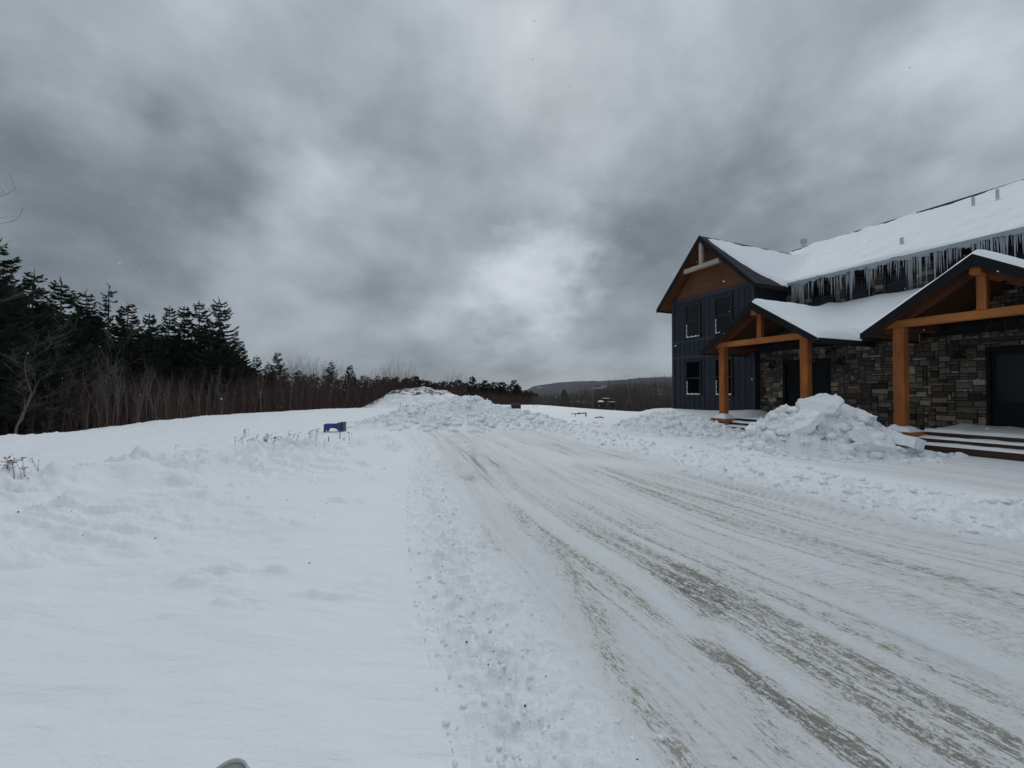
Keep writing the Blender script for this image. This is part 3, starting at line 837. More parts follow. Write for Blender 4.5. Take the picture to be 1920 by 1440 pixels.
# masonry gables filling the porch ends
for sc in (10.04, 4.50): bk.prism([(sc-1.95, 1.903+Z0), (sc+1.8, 1.903+Z0), (sc, 2.95+Z0)], 'x', t_s+.05, t_s+.25)
bk.box((t_s+.05, -5.95, 1.903+Z0), (t_s+.24, sw0-.02, 1.93+Z0))
bk.build('masonry_backing', M['mortar'], house)
st = mb()
stones(st, -6, sw0-.005, .2, 1.9+Z0, t_s, holes, seed=5)
for q, sc in enumerate((10.04, 4.50)):
    for i in range(9):
        z0 = 1.903+Z0+i*.115; hw = (2.95+Z0-z0-.1)/1.05*1.8
        if hw > .1: stones(st, max(sc-hw, -6), min(sc+hw, sw0-.02), z0, z0+.115, t_s+.05, seed=50+i+q*20)
st.build('stone_wall', M['stone'], house)
su = mb()
UW = [(10.35, .8), (9.12, .8), (7.95, .7), (6.55, .8), (5.1, .8), (3.6, .8)]
uh = [(c-w_/2, c+w_/2, 3.3+Z0, 4.34+Z0) for c, w_ in UW]
stones(su, -6, sw0-.02, 3.2+Z0, 4.42+Z0, t_m+.06, uh, seed=9)
su.build('upper_stone', M['stone'], house)
for c, w_ in UW: window(c, 3.28+Z0, 4.33+Z0, w_, t_m+.02, True, 0)
# -- doors
for a, b in doors:
    fr = mb(); zt = 1.17+Z0; zb = .475
    fr.box((t_s-.03, a+.002, zb), (t_s+.12, a+.07, zt-.002)); fr.box((t_s-.03, b-.07, zb), (t_s+.12, b-.002, zt-.002)); fr.box((t_s-.03, a+.07, zt-.09), (t_s+.12, b-.07, zt-.002))
    fr.box((t_s-.0, a+.07, zb), (t_s+.12, b-.07, zb+.05))
    do = fr.build('double_door', M['door'], house)
    mid = (a+b)/2
    for k, (p0, p1) in enumerate(((a+.075, mid-.004), (mid+.004, b-.075))):
        l = mb(); l.box((t_s+.06, p0, zb+.055), (t_s+.10, p1, zt-.095)); l.box((t_s+.045, p0+.04, zb+.1), (t_s+.059, p1-.04, zb+.6)); l.build('door_leaf', M['door'], do)
        gl = mb(); gl.box((t_s+.05, p0+.1, zb+.75), (t_s+.058, p1-.1, zt-.2)); gl.build('pane', M['doorglass'], do)
        hd = mb(); yy = p1-.05 if k == 0 else p0+.05
        hd.tube([(t_s+.03, yy, 1.3), (t_s+.03, yy, 1.6)], .012, 8); hd.build('handle', M['iron'], do)
# -- pent roof between the porches
pr_ = mb(); tp0, zp0, slp = 15.9, 1.80+Z0, .70
pr_.prism([(tp0, zp0), (t_m+.05, zp0+slp*(t_m+.05-tp0)), (t_m+.05, zp0+slp*(t_m+.05-tp0)-.12), (tp0, zp0-.12)], 'y', -6.0, sw0-.01)
pent = pr_.build('pent_roof', M['shingle'], house)
f = mb(); f.box((tp0-.03, -6, zp0-.17), (tp0-.003, sw0-.01, zp0+.005)); f.box((tp0-.0, -6, zp0-.19), (t_s+.02, sw0-.012, zp0-.175)); f.build('fascia_board', M['fascia'], pent)

# -- porches
def porch(sc):
    pe = empty('porch', (0, 0, 0)); pe.parent = house
    hp = 1.55
    gable_r = None
    # roof
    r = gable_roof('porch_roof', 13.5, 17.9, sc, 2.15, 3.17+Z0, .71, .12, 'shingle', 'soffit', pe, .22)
    for sg in (-1, 1):
        s = sc+sg*hp
        p = mb(); p.box((13.88, s-.12, .60), (14.12, s+.12, 1.70+Z0)); p.build('post', M['post'], pe, .012)
        pier = mb()
        pier.box((13.73, s-.27, -.3), (14.27, s+.27, .33)); pr2 = pier.build('pier_core', M['mortar'], pe)
        q = mb(); stones(q, s-.27, s+.27, -.1, .33, 13.73, seed=int(s*10), cell=.085); stones(q, 13.73, 14.27, -.1, .33, s-.27, axis='s', seed=int(s*10)+3, cell=.085)
        q.build('pier_stone', M['stone'], pr2)
        c = mb(); c.box((13.66, s-.34, .333), (14.34, s+.34, .45)); c.build('pier_cap', M['beam'], pe, .01)
        x = mb(); n = 10
        # snow on the cap
        Xs, Ys = np.meshgrid(np.linspace(13.665, 14.335, 22), np.linspace(s-.335, s+.335, 22))
        ed = np.minimum(np.minimum(Xs-13.66, 14.34-Xs), np.minimum(Ys-s+.34, s+.34-Ys))
        Zs = .452 + .16*ss(-.01, .22, ed)*(1+.3*fbm(Xs*5, Ys*5, 2, 400+int(s)))
        idx = np.arange(484).reshape(22, 22); fq = np.stack([idx[:-1, :-1], idx[:-1, 1:], idx[1:, 1:], idx[1:, :-1]], -1).reshape(-1, 4)
        link('cap_snow', np_mesh('cap_snow', np.stack([Xs.ravel()-TS, Ys.ravel()-SS, Zs.ravel()], 1), fq), M['snow'], pe)
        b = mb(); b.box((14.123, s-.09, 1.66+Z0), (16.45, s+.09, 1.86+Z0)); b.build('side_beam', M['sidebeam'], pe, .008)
    b = mb(); b.box((13.87, sc-hp-.28, 1.703+Z0), (14.13, sc+hp+.28, 1.90+Z0)); b.build('tie_beam', M['beam'], pe, .01)
    b = mb(); b.box((13.91, sc-.085, 1.903+Z0), (14.09, sc+.085, 2.86+Z0)); b.build('king_post', M['post'], pe, .01)
    b = mb(); b.box((13.62, sc-.10, 2.72+Z0), (16.4, sc+.10, 2.90+Z0)); b.build('ridge_beam', M['beam'], pe, .01)
    for sg in (-1, 1):
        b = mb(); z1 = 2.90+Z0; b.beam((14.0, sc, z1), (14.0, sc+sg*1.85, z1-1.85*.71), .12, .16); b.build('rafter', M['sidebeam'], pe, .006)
    # deck and three steps
    s0, s1 = sc-hp-.9, sc+hp-.28
    if sc > 8: s0 = sc-hp-.2
    k = 0
    for (ta, tb, zt) in ((14.35, 16.48, .445), (14.02, 14.349, .30), (13.69, 14.019, .16)):
        b = mb(); b.box((ta, s0 + (.0 if k == 0 else .0), zt-.15 if k else .0), (tb, s1, zt)); b.build('deck' if k == 0 else 'step', M['step'], pe, .006)
        k += 1
    # snow lying on the treads
    for (ta, tb, zt, q) in ((14.37, 16.49, .45, .07), (14.03, 14.345, .304, .06), (13.70, 14.015, .164, .06)):
        nx = 26 if q > .04 else 10; ny = 110
        Xs, Ys = np.meshgrid(np.linspace(ta, tb, nx), np.linspace(s0+.02, s1-.02, ny))
        ed = np.minimum(Xs-ta, 1.0)
        Zs = zt + (q+.02*fbm(Xs*2, Ys*1.5, 3, 410))*ss(-.004, .05, ed) + .05*ss(15.4, 16.5, Xs)*(1+.5*fbm(Xs, Ys*1.3, 2, 411))
        idx = np.arange(nx*ny).reshape(ny, nx); fq = np.stack([idx[:-1, :-1], idx[:-1, 1:], idx[1:, 1:], idx[1:, :-1]], -1).reshape(-1, 4)
        link('step_snow', np_mesh('step_snow', np.stack([Xs.ravel()-TS, Ys.ravel()-SS, Zs.ravel()], 1), fq), M['snow'], pe)
    return pe
porch(10.04); porch(4.50)

# -- roof snow (heightfields over the roof planes)
def roof_snow(name, t0, t1, s0, s1, zf, thf, res, parent):
    nt = int((t1-t0)/res); ns = int((s1-s0)/res)
    T, S = np.meshgrid(np.linspace(t0, t1, nt), np.linspace(s0, s1, ns))
    zr_ = zf(T, S); th = thf(T, S)
    Z = zr_ + th
    idx = np.arange(nt*ns).reshape(ns, nt)
    q = np.stack([idx[:-1, :-1], idx[:-1, 1:], idx[1:, 1:], idx[1:, :-1]], -1).reshape(-1, 4)
    q = q[(th.ravel()[q].max(1) > -.02) & (zr_.ravel()[q].min(1) > 0)]
    V = np.stack([T.ravel()-TS, S.ravel()-SS, Z.ravel()], 1)
    u, inv = np.unique(q.ravel(), return_inverse=True)
    link(name, np_mesh(name, V[u], inv.reshape(-1, 4)), M['roofsnow'], parent)
def smax(a, b, k):
    h = np.clip(.5+.5*(a-b)/k, 0, 1); return b + (a-b)*h + k*h*(1-h)
def zf1(T, S):
    zm = np.where(T >= t_em, z_main(T), -9); zw = np.where(np.abs(S-swc) <= half_w, z_wing(S), -9)
    return np.where((zm > 0) & (zw > 0), smax(zm, zw, .5), np.maximum(zm, zw))
def th1(T, S):
    n = fbm(T*1.3, S*1.3, 3, 501)
    zm = np.where(T >= t_em, z_main(T), -9); zw = np.where(np.abs(S-swc) <= half_w, z_wing(S), -9)
    main = zm >= zw
    run = np.abs(S-swc)
    bare = 15.95 + .75*ss(.3, 2.6, run) + .8*ss(1.9, 2.8, run) + .12*n
    ew = np.minimum(T-bare, (run-.10+.04*n)*.9)
    ew = np.minimum(ew, np.where(S < swc, 2.72+.0*n-run, 3-run) + np.where(T > 17.0, .25, 0)*0)
    em = np.minimum(np.minimum(T-t_em+.035+.03*fbm(S*2.5, T*0, 2, 505), (t_rm-.28+.12*fbm(S*1.2, T*.3, 3, 503)-T)*.7), np.minimum(S+6.35, 18.0+.0*n-S))
    far = np.minimum(em, 9)
    e = np.where(main, far, np.where(S > 17.2, em, ew))
    e = np.where((zm > 0) & (zw > 0), np.maximum(np.where(zm > zw-.25, em, -9), ew), e)
    e = np.where(np.maximum(zm, zw) < 0, -1, e)
    base = .15 + .09*fbm(T*.6, S*.45, 3, 502) + .022*fbm(T*1.5+S*.5, S*4, 3, 504)
    return base*ss(-.02, .16, e) - .05*(e < -.02) - .03
roof_snow('main_roof_snow', 15.6, 28.6, -6.35, 18.05, zf1, th1, .055, house)
def zf2(T, S):
    zp = np.where(T >= tp0-.03, zp0+slp*(T-tp0), -9.)
    z = zp
    for sc in (10.04, 4.50):
        d_ = np.abs(S-sc)
        zg = np.where(d_ <= 2.2, 3.17+Z0-.71*d_, -9.)
        both = (z > 0) & (zg > 0)
        z = np.where(both, smax(z, zg, .55), np.maximum(z, zg))
    return z
def th2(T, S):
    z = zf2(T, S)
    e = np.where(z > 0, 9., -1.)
    d1 = np.abs(S-10.04); d2 = np.abs(S-4.50); dm = np.minimum(d1, d2)
    ing = dm <= 2.15
    eg = np.minimum(T-13.54, 2.20-dm)
    ep = T-tp0+.05
    zp = np.where(T >= tp0-.03, zp0+slp*(T-tp0), -9.)
    e = np.minimum(e, np.where(ing, np.where(zp > 0, np.maximum(eg, ep), eg), ep))
    e = np.minimum(e, np.minimum(sw0-.03-S, S+5.9)); e = np.minimum(e, t_m-.02-T+.1)
    base = .17 + .05*fbm(T*.8, S*.8, 2, 512)
    return base*ss(-.02, .24, e) - .04*(e < -.02) - .01
roof_snow('porch_roof_snow', 13.5, 18.24, -5.95, sw0, zf2, th2, .04, house)

# -- icicles along the main eave (a thin curtain of ice first)
def icicle_mb(m, s, L, rad, t, z):
    n = 5; k = 6; pts = []; rd = []
    jx = random.uniform(-.02, .02); jy = random.uniform(-.015, .015)
    for i in range(k):
        u = i/(k-1); pts.append((t+jx*u+.004*math.sin(i*2), s+jy*u, z-L*u)); rd.append(rad*(1-u)**.8*(1+.15*math.sin(i*2.3+s)) + .0015)
    m.tube(pts, rd, n)
prof = lambda s: .42+.60*abs(float(fbm(np.array([s*.75]), np.array([3.3]), 3, 520)[0]))*1.6
spots = []
s = 3.9
while s < 11.3:
    if float(fbm(np.array([s*1.9]), np.array([8.]), 3, 521)[0]) > -.28 or random.random() < .2: spots.append(s)
    s += random.uniform(.010, .045)
spots.sort(key=lambda v: v)
data = []
for s in spots:
    L = prof(s)*random.uniform(.12, 1.4)**1.4; L = min(L, 1.25)
    data.append((s, L, .008+.014*L*random.uniform(.7, 1.4), t_em-.10+random.uniform(-.03, .05), ze_m-.03))
data.sort(key=lambda d_: -d_[1])
for d_ in data[:100]:
    m = mb(); icicle_mb(m, *d_); m.build('icicle', M['ice'], house, smooth=True)
m = mb()
for d_ in data[100:]: icicle_mb(m, *d_)
s = -5.5
while s < 3.9:
    icicle_mb(m, s, prof(s)*random.uniform(.2, 1.2), random.uniform(.015, .03), t_em-.08, ze_m-.03); s += random.uniform(.04, .12)
for (s, L) in ((6.85, .25), (6.9, .12), (7.9, .1), (6.4, .3), (7.0, .35)): icicle_mb(m, s, L, .012, tp0-.05, zp0-.1)
o = m.build('small_icicles', M['ice'], house, smooth=True); o['kind'] = 'stuff'
m = mb(); ns = 130
ys = np.linspace(-6.3, 11.35, ns)
for i in range(ns-1):
    a = .05+.10*abs(math.sin(i*.9)*math.sin(i*.37))+.06*random.random()
    m.prism([(t_em-.15, ze_m-.02), (t_em-.15, ze_m-.02-a), (t_em-.13, ze_m-.05-a), (t_em-.13, ze_m-.02)], 'y', ys[i], ys[i+1]-.0004)
m.build('eave_ice', M['ice'], house)

# -- things fixed to or hanging from the house
def hw(t, s, z): return (-ST*s + CT*t, CT*s + ST*t, z)
def barn_light(s, z, label, small=False):
    e = empty('wall_lantern', hw(t_s-.05, s, z), TH); tag(e, label, 'wall light', 'black wall lights on the stone wall')
    b = MB(); b.box((-.02, -.06, .05), (.04, .06, .24)); b.build('back_plate', M['iron'], e)
    a = MB(); a.tube([(-.02, 0, .18), (-.12, 0, .24), (-.20, 0, .20), (-.22, 0, .12)], .012, 8); a.build('arm', M['iron'], e)
    c = MB(); c.lathe([(.025, .14), (.05, .11), (.06, .02), (.17, -.08), (.175, -.10), (.165, -.10), (.05, .01), (.02, .10)], (-.22, 0, 0), 18); c.build('lamp_shade', M['iron'], e, smooth=True)
    return e
barn_light(11.22, 1.0+Z0, 'black barn-style wall light left of the left double doors, beside the navy wing')
barn_light(8.72, 1.0+Z0, 'black barn-style wall light right of the left double doors, half behind the post')
barn_light(5.72, 1.0+Z0, 'black barn-style wall light left of the right double doors')
e = empty('security_light', hw(t_s-.03, 8.9, 1.55+Z0), TH); tag(e, 'small twin-head black security light under the low eave beside the left porch', 'security light')
b = MB(); b.box((-.02, -.05, -.05), (.03, .05, .05)); b.build('base', M['iron'], e)
for sg in (-1, 1):
    b = MB(); b.tube([(-.02, sg*.03, 0), (-.07, sg*.11, .01), (-.15, sg*.13, -.04)], [.02, .035, .05], 8); b.build('lamp_head', M['iron'], e)
def chandelier(sc, label):
    t = 15.15; zr_ = 1.27+Z0
    e = empty('chandelier', hw(t, sc, zr_), TH); tag(e, label, 'chandelier', 'wagon-wheel chandeliers under the porches')
    r = MB(); n = 28; R = .48
    ring = [(R*math.cos(2*math.pi*i/n), R*math.sin(2*math.pi*i/n), 0) for i in range(n+1)]
    r.tube(ring, .03, 8, False); r.build('ring', M['iron'], e)
    r = MB()
    for k in range(3):
        a = math.pi*k/3; r.beam((-R*math.cos(a), -R*math.sin(a), 0), (R*math.cos(a), R*math.sin(a), 0), .03, .03)
    r.build('spokes', M['iron'], e)
    for k in range(6):
        a = math.pi*k/3+.3; r = MB(); c = (R*math.cos(a), R*math.sin(a))
        r.lathe([(.05, .03), (.055, .05), (.02, .055), (.02, .15), (.012, .16)], (c[0], c[1], 0), 8); r.build('candle_lamp', M['iron'], e)
        r = MB(); r.tube([(c[0], c[1], .02), (0, 0, .98)], .006, 5); r.build('chain', M['iron'], e)
    r = MB(); r.tube([(0, 0, .95), (0, 0, 1.42)], .01, 6); r.lathe([(.06, 1.42), (.05, 1.45)], n=10); r.build('canopy', M['iron'], e)
chandelier(10.04, 'black wagon-wheel chandelier hanging in the left porch')
chandelier(4.50, 'black wagon-wheel chandelier hanging in the right porch')

# ------------------------------------------------------------------ TREES
def needle_mat():
    m = mat('needles', (.03, .045, .03), .8, .15); k = NT(m)
    ob = k.new('ShaderNodeObjectInfo').outputs['Random']; v = k.obj()
    c = k.mix(k.noise(v, 1.1, 3), (.014, .025, .015), (.040, .062, .034))
    c = k.mix(k.mapr(ob, 0, 1, 0, .5), c, (.022, .026, .018))
    k.L(c, k.b.inputs['Base Color']); return m
def bark_mat(name, a, b):
    m = mat(name, a, .9, .1); k = NT(m); v = k.obj()
    k.L(k.mix(k.noise(k.mapping(v, (6, 6, 1)), 1, 4), a, b), k.b.inputs['Base Color']); return m
M['needle'] = needle_mat()
M['bark'] = bark_mat('bark', (.06, .05, .045), (.12, .105, .095))
M['greybark'] = bark_mat('grey_bark', (.08, .075, .07), (.15, .14, .135))
M['birch'] = bark_mat('birch_bark', (.34, .31, .28), (.55, .52, .48))
M['brush'] = bark_mat('brush_bark', (.070, .043, .038), (.13, .085, .075))
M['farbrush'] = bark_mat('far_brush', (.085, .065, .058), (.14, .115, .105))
def spruce_mesh(seed, Ht=10.0, Rm=2.1, bare=.10, sparse=1.0, wmul=1.0):
    rg = np.random.default_rng(seed); P0, P1, W = [], [], []; B0, B1, br = [], [], []
    z = Ht*bare; sway = rg.normal(size=2)*.012*Ht
    def cx(zz): return np.array([sway[0]*(zz/Ht)**2, sway[1]*(zz/Ht)**2, zz])
    while z < Ht*.985:
        u = z/Ht; nb = int(rg.integers(4, 8)*sparse)+1
        for k in range(nb):
            az = rg.uniform(0, 2*math.pi)
            L = (Rm*(1-u)**.85*rg.uniform(.55, 1.12) + .22)*(1.0 if rg.random() > .12 else 1.25)
            d = np.array([math.cos(az), math.sin(az), 0]); side = np.array([-d[1], d[0], 0])
            rise = .55*u-.22 + rg.normal()*.07
            base = cx(z)
            def pt(q): return base + d*L*q + np.array([0, 0, L*(rise*q - .42*q*(1-q) + .16*q**3)])
            qs = np.linspace(0, 1, 5)
            for a, b in zip(qs[:-1], qs[1:]):
                B0.append(pt(a)); B1.append(pt(b)); br.append((.028*(1-a)*L/1.5+.006))
            n = max(3, int(L/.105))
            for i in range(n):
                q = .14+.86*(i+rg.random()*.6)/n
                tl = (.30*L*(1-q)**.7 + .16)*rg.uniform(.6, 1.15)
                p = pt(q)
                for sg in (-1, 1):
                    dr = d*rg.uniform(.5, .9) + side*sg*rg.uniform(.6, 1) + np.array([0, 0, rg.uniform(-.38, .08)])
                    dr /= np.linalg.norm(dr)
                    P0.append(p); P1.append(p+dr*tl); W.append(.036+.11*tl*rg.uniform(.7, 1.2))
            P0.append(pt(.8)); P1.append(pt(1.0)+d*.08); W.append(.06)
        z += rg.uniform(.20, .36)*(1.2-.4*u)/sparse**.3
    for k in range(6):   # leader
        P0.append(cx(Ht*(.95+.008*k))); P1.append(cx(Ht*(.965+.01*k)) + rg.normal(size=3)*.07 + (0, 0, .05)); W.append(.03)
    P0.append(cx(Ht*.96)); P1.append(cx(Ht*1.01)); W.append(.03)
    P0 = np.array(P0); P1 = np.array(P1)
    V1, F1 = leaf_geo(P0, P1, np.array(W)*wmul, rg)
    V2, F2 = seg_geo(np.array(B0), np.array(B1), np.array(br), np.array(br)*.75, 3)
    crown = np_mesh('crown', V1, F1, smooth=False)
    n = 10; zz = np.linspace(-2.0, Ht*.99, n); T0 = [cx(max(a, 0)) + (0, 0, min(a, 0)) for a in zz]
    rr = .13*Ht/10*(1-np.clip(zz, 0, Ht)/Ht)+.012
    V3, F3 = seg_geo(np.array(T0[:-1]), np.array(T0[1:]), rr[:-1], rr[1:], 8)
    V, Fq = merge([(V2, F2), (V3, F3)])
    return crown, np_mesh('trunk', V, Fq)
def bare_mesh(seed, Ht=8, spread=.5, rad=.09, depth=5, n0=3, bend=.25, twig=1.0):
    rg = np.random.default_rng(seed); S0, S1, R0, R1 = [], [], [], []
    def grow(p, d, L, r, lev):
        k = 4 if lev < 2 else 3
        for i in range(k):
            q = p + d*L/k
            r1 = r*(.86 if lev < depth-1 else .7)
            S0.append(p); S1.append(q); R0.append(r); R1.append(r1)
            p = q; r = r1
            d = d + rg.normal(size=3)*bend*.35 + np.array([0, 0, .06]); d /= np.linalg.norm(d)
            if lev < depth and (i > 0 or lev > 0):
                for _ in range(1 if lev < 2 else rg.integers(1, 3)):
                    az = rg.uniform(0, 6.28); s_ = spread*rg.uniform(.7, 1.3)
                    e = d + s_*np.array([math.cos(az), math.sin(az), rg.uniform(-.1, .5)]); e /= np.linalg.norm(e)
                    grow(p.copy(), e, L*rg.uniform(.45, .68), r*.55, lev+1)
    grow(np.array([0, 0, -1.5]), np.array([rg.normal()*.05, rg.normal()*.05, 1.]), Ht*.80, rad, 0)
    V, Fq = seg_geo(np.array(S0), np.array(S1), np.maximum(R0, .006*twig), np.maximum(R1, .005*twig), 4)
    V[:, 2] *= Ht/max(V[:, 2].max(), .1)
    return np_mesh('limbs', V, Fq)
SPR = [spruce_mesh(20+i, 10, [2.7, 3.2, 2.3, 3.4, 2.9, 2.3][i], [.06, .1, .05, .22, .12, .04][i], [1.0, .85, 1.1, .8, .95, 1.1][i]) for i in range(6)]
THIN = spruce_mesh(77, 10, 1.7, .30, .42)
FARS = [spruce_mesh(40+i, 8, [2.0, 2.4, 1.7][i], .03, .9, 2.3) for i in range(3)]
def world_at(px, D): return (px-960)/F*D
def put_spruce(px, ytop, D, var, label, grp, wide=1.0, name='spruce_tree'):
    X = world_at(px, D); g = gz(X, D); top = H + (YH-ytop)*D/F; ht = max(top-g, 1.5)
    cm, tm = var; base = 8.0 if var in FARS else 10.0
    e = empty(name, (X, D, g), random.uniform(0, 6.28)); k = ht/base; e.scale = (k*wide, k*wide, k)
    c = bpy.data.objects.new('crown', cm); t = bpy.data.objects.new('trunk', tm)
    for o in (c, t): COL.objects.link(o); o.parent = e
    tag(e, label, 'spruce', grp); return e
for cm, tm in SPR+FARS+[THIN]: cm.materials.append(M['needle']); tm.materials.append(M['bark'])
GS = 'spruces along the left edge of the wood'
# trees that can be told apart (photo x, tip y)
sp = [
 (-12, 452, 19, 3, 'tallest dark spruce cut by the left photo edge', 1.0),
 (52, 508, 23, 1, 'dark spruce just right of the tallest one, its tip reaching mid sky', 1.0),
 (112, 526, 27, 3, 'broad flat-topped spruce, third from the left', 1.05),
 (165, 548, 30, 4, 'ragged spruce left of the thin grey spiky one', 1.0),
 (234, 570, 31, 0, 'dense pointed spruce right of the thin spiky one', 1.1),
 (278, 588, 34, 5, 'short narrow spruce with a thin tip before the three leaning tops', 1.0),
 (314, 575, 36, 2, 'narrow spruce with a hooked tip left of the prominent pair', .9),
 (343, 574, 37, 5, 'slim spruce second left of the big layered one', 1.0),
 (373, 566, 38, 1, 'tall spruce directly left of the big layered one', .9),
 (412, 561, 37, 3, 'big layered spruce with clear gaps between its boughs, right end of the tall row', 1.0),
 (446, 640, 41, 0, 'dark spruce on the right shoulder of the big layered one', 1.2),
 (478, 668, 44, 4, 'last small spruce of the tall row, touching the brush', 1.1),
 (518, 660, 46, 1, 'lone ragged spruce rising above the red brush', 1.0),
 (504, 684, 48, 0, 'small spruce at the left foot of the lone ragged one', 1.2),
 (560, 694, 50, 5, 'short spruce tip left of the rounded bare crown', 1.2),
 (620, 678, 52, 4, 'pointed spruce right of the rounded bare crown', 1.1),
 (655, 685, 55, 0, 'second pointed spruce tip above the brush', 1.1),
 (684, 703, 60, 2, 'low spruce tip near the end of the brush', 1.4),
 (710, 704, 62, 4, 'last low spruce tip before the dark far row', 1.2),
]
for px, yt, D, v, lb, wd in sp: put_spruce(px, yt, D, SPR[v], lb, GS, wd)
put_spruce(201, 534, 29, THIN, 'thin half-dead spruce with sparse spiky boughs above the wood', GS, 1.0)
# the rows behind, filling the wood
fill = 0
for row, (dx, k) in enumerate(((3.5, .86), (7.5, .80), (1.5, .62))):
    for px in range(-140, 720, 27):
        px = px+random.uniform(-10, 10)
        D0 = np.interp(px, [-60, 0, 110, 200, 300, 410, 480, 720], [17, 19, 27, 30, 35, 38, 44, 68])
        yt = np.interp(px, [-140, 0, 50, 110, 200, 280, 410, 480, 720], [380, 470, 530, 550, 575, 600, 600, 685, 706])
        D = D0+dx+random.uniform(-1, 1)
        top = YH-(YH-yt)*k*random.uniform(.88, 1.05)
        put_spruce(px, top, D, SPR[random.randrange(6)], 'dark spruce crowded inside the left wood, its outline lost among its neighbours', 'spruces packed inside the left wood', 1.25)
GF = 'dark spruces of the far tree row'
far = [(722,707),(733,709),(744,706),(755,712),(764,708),(776,705),(783,706),(795,712),(802,713),(812,718),(822,717),(832,714),(845,716),(857,712),(866,717),(875,718),
       (887,706),(898,718),(908,713),(915,719),(926,716),(935,717),(944,716),(954,722),(963,713),(972,722),(985,732),(997,733),(1004,737)]
for i, (px, yt) in enumerate(far):
    D = random.uniform(88, 100); tall = yt <= 707
    lb = {887: 'tallest tip of the far spruce row, above the middle of the snow heap', 963: 'separate slim spruce at the right end of the far row', 722: 'first spruce of the far row, behind the left shoulder of the soil mound'}.get(px, 'small dark spruce in the closed far row behind the soil mound and snow heap')
    put_spruce(px, yt, D, FARS[i % 3], lb, GF, 1.5 if not tall else 1.15)
for i in range(46):
    px = 715 + i*6.4+random.uniform(-3, 3)
    put_spruce(px, np.interp(px, [715, 800, 900, 960, 1010], [714, 722, 727, 730, 741])+random.uniform(-2, 3), random.uniform(100, 116), FARS[i % 3], 'small dark spruce in the closed far row behind the soil mound and snow heap', GF, 1.8)
put_spruce(1058, 731, 85, FARS[1], 'lone small spruce in the grey brush left of the parked vehicle', 'spruces in the far brush', 1.1)
# bare trees
BARE = [bare_mesh(60+i, 8, [.5, .7, .45, .9][i], .08, 4) for i in range(4)]
M['palebark'] = bark_mat('pale_bark', (.20, .18, .165), (.34, .31, .29))
for b_ in BARE: b_.materials.append(M['greybark'])
BARE += [bare_mesh(81+i, 8, [.32, .40][i], .05, 3, bend=.12) for i in range(2)]
for b_ in BARE[4:]: b_.materials.append(M['palebark'])
def put_bare(px, ytop, D, v, label, grp, wide=1.0, name='bare_tree', X=None):
    X = world_at(px, D) if X is None else X; g = gz(X, D); ht = H + (YH-ytop)*D/F - g
    o = bpy.data.objects.new(name, BARE[v]); COL.objects.link(o); o.location = (X, D, g); o.rotation_euler = (0, 0, random.uniform(0, 6.28)); k = ht/8; o.scale = (k*wide, k*wide, k)
    tag(o, label, 'bare tree', grp); return o
GB = 'leafless trees at the edge of the left wood'
put_bare(92, 590, 21.5, 1, 'pale grey leafless tree with twisted limbs in front of the dark spruces', GB, .8)
put_bare(138, 540, 24, 0, 'tall leafless tree with forked limbs rising left of the thin spiky spruce', GB, .8)
put_bare(195, 590, 25, 2, 'straight leafless tree below the thin spiky spruce', GB, .9)
put_bare(18, 570, 17, 3, 'wide leafless tree spreading fine twigs at the left photo edge', GB, 1.0)
put_bare(163, 660, 20, 3, 'low leafless tree spreading over the brush', GB, 1.0)
put_bare(588, 681, 50, 3, 'leafless tree with a rounded crown above the red brush', GB, 1.3)
put_bare(560, 677, 52, 0, 'slim leafless tree left of the rounded bare crown', GB, .9)
put_bare(652, 672, 55, 2, 'thin leafless tree sticking out above the brush, highest twig there', GB, .9)
put_bare(712, 690, 60, 2, 'fine leafless tree before the far row', GB, .9)
put_bare(492, 672, 44, 0, 'grey leafless tree at the right end of the tall spruces', GB, .8)
put_bare(-165, 240, 12.5, 3, 'tall leafless tree outside the left edge, only its twig ends in view', GB, .62)
for i in range(58):
    px = 205 + i*9.0 + random.uniform(-5, 5); D = float(np.interp(px, [200, 250, 420, 560, 700], [20, 21, 29, 40, 52])) + random.uniform(0, 2.5)
    yt = float(np.interp(px, [200, 300, 420, 560, 640, 720], [640, 680, 690, 695, 690, 708]))+random.uniform(-12, 30)
    put_bare(px, yt, D, (4, 5)[i % 2], 'thin grey leafless trunk among the brush along the wood edge', 'thin grey trunks in the brush', .42)
GR = 'leafless trees behind the field on the right'
rb = [(1104, 712), (1128, 718), (1191, 711), (1170, 722), (1150, 724), (1210, 718), (1230, 720), (1245, 722), (1138, 722)]
for i, (px, yt) in enumerate(rb):
    put_bare(px, yt, random.uniform(50, 60), (0, 2)[i % 2], {1104: 'thin tall leafless tree left of the parked vehicle', 1191: 'pale straight leafless tree right of the parked vehicle'}.get(px, 'thin leafless tree in the brown brush beyond the field'), GR, .55)
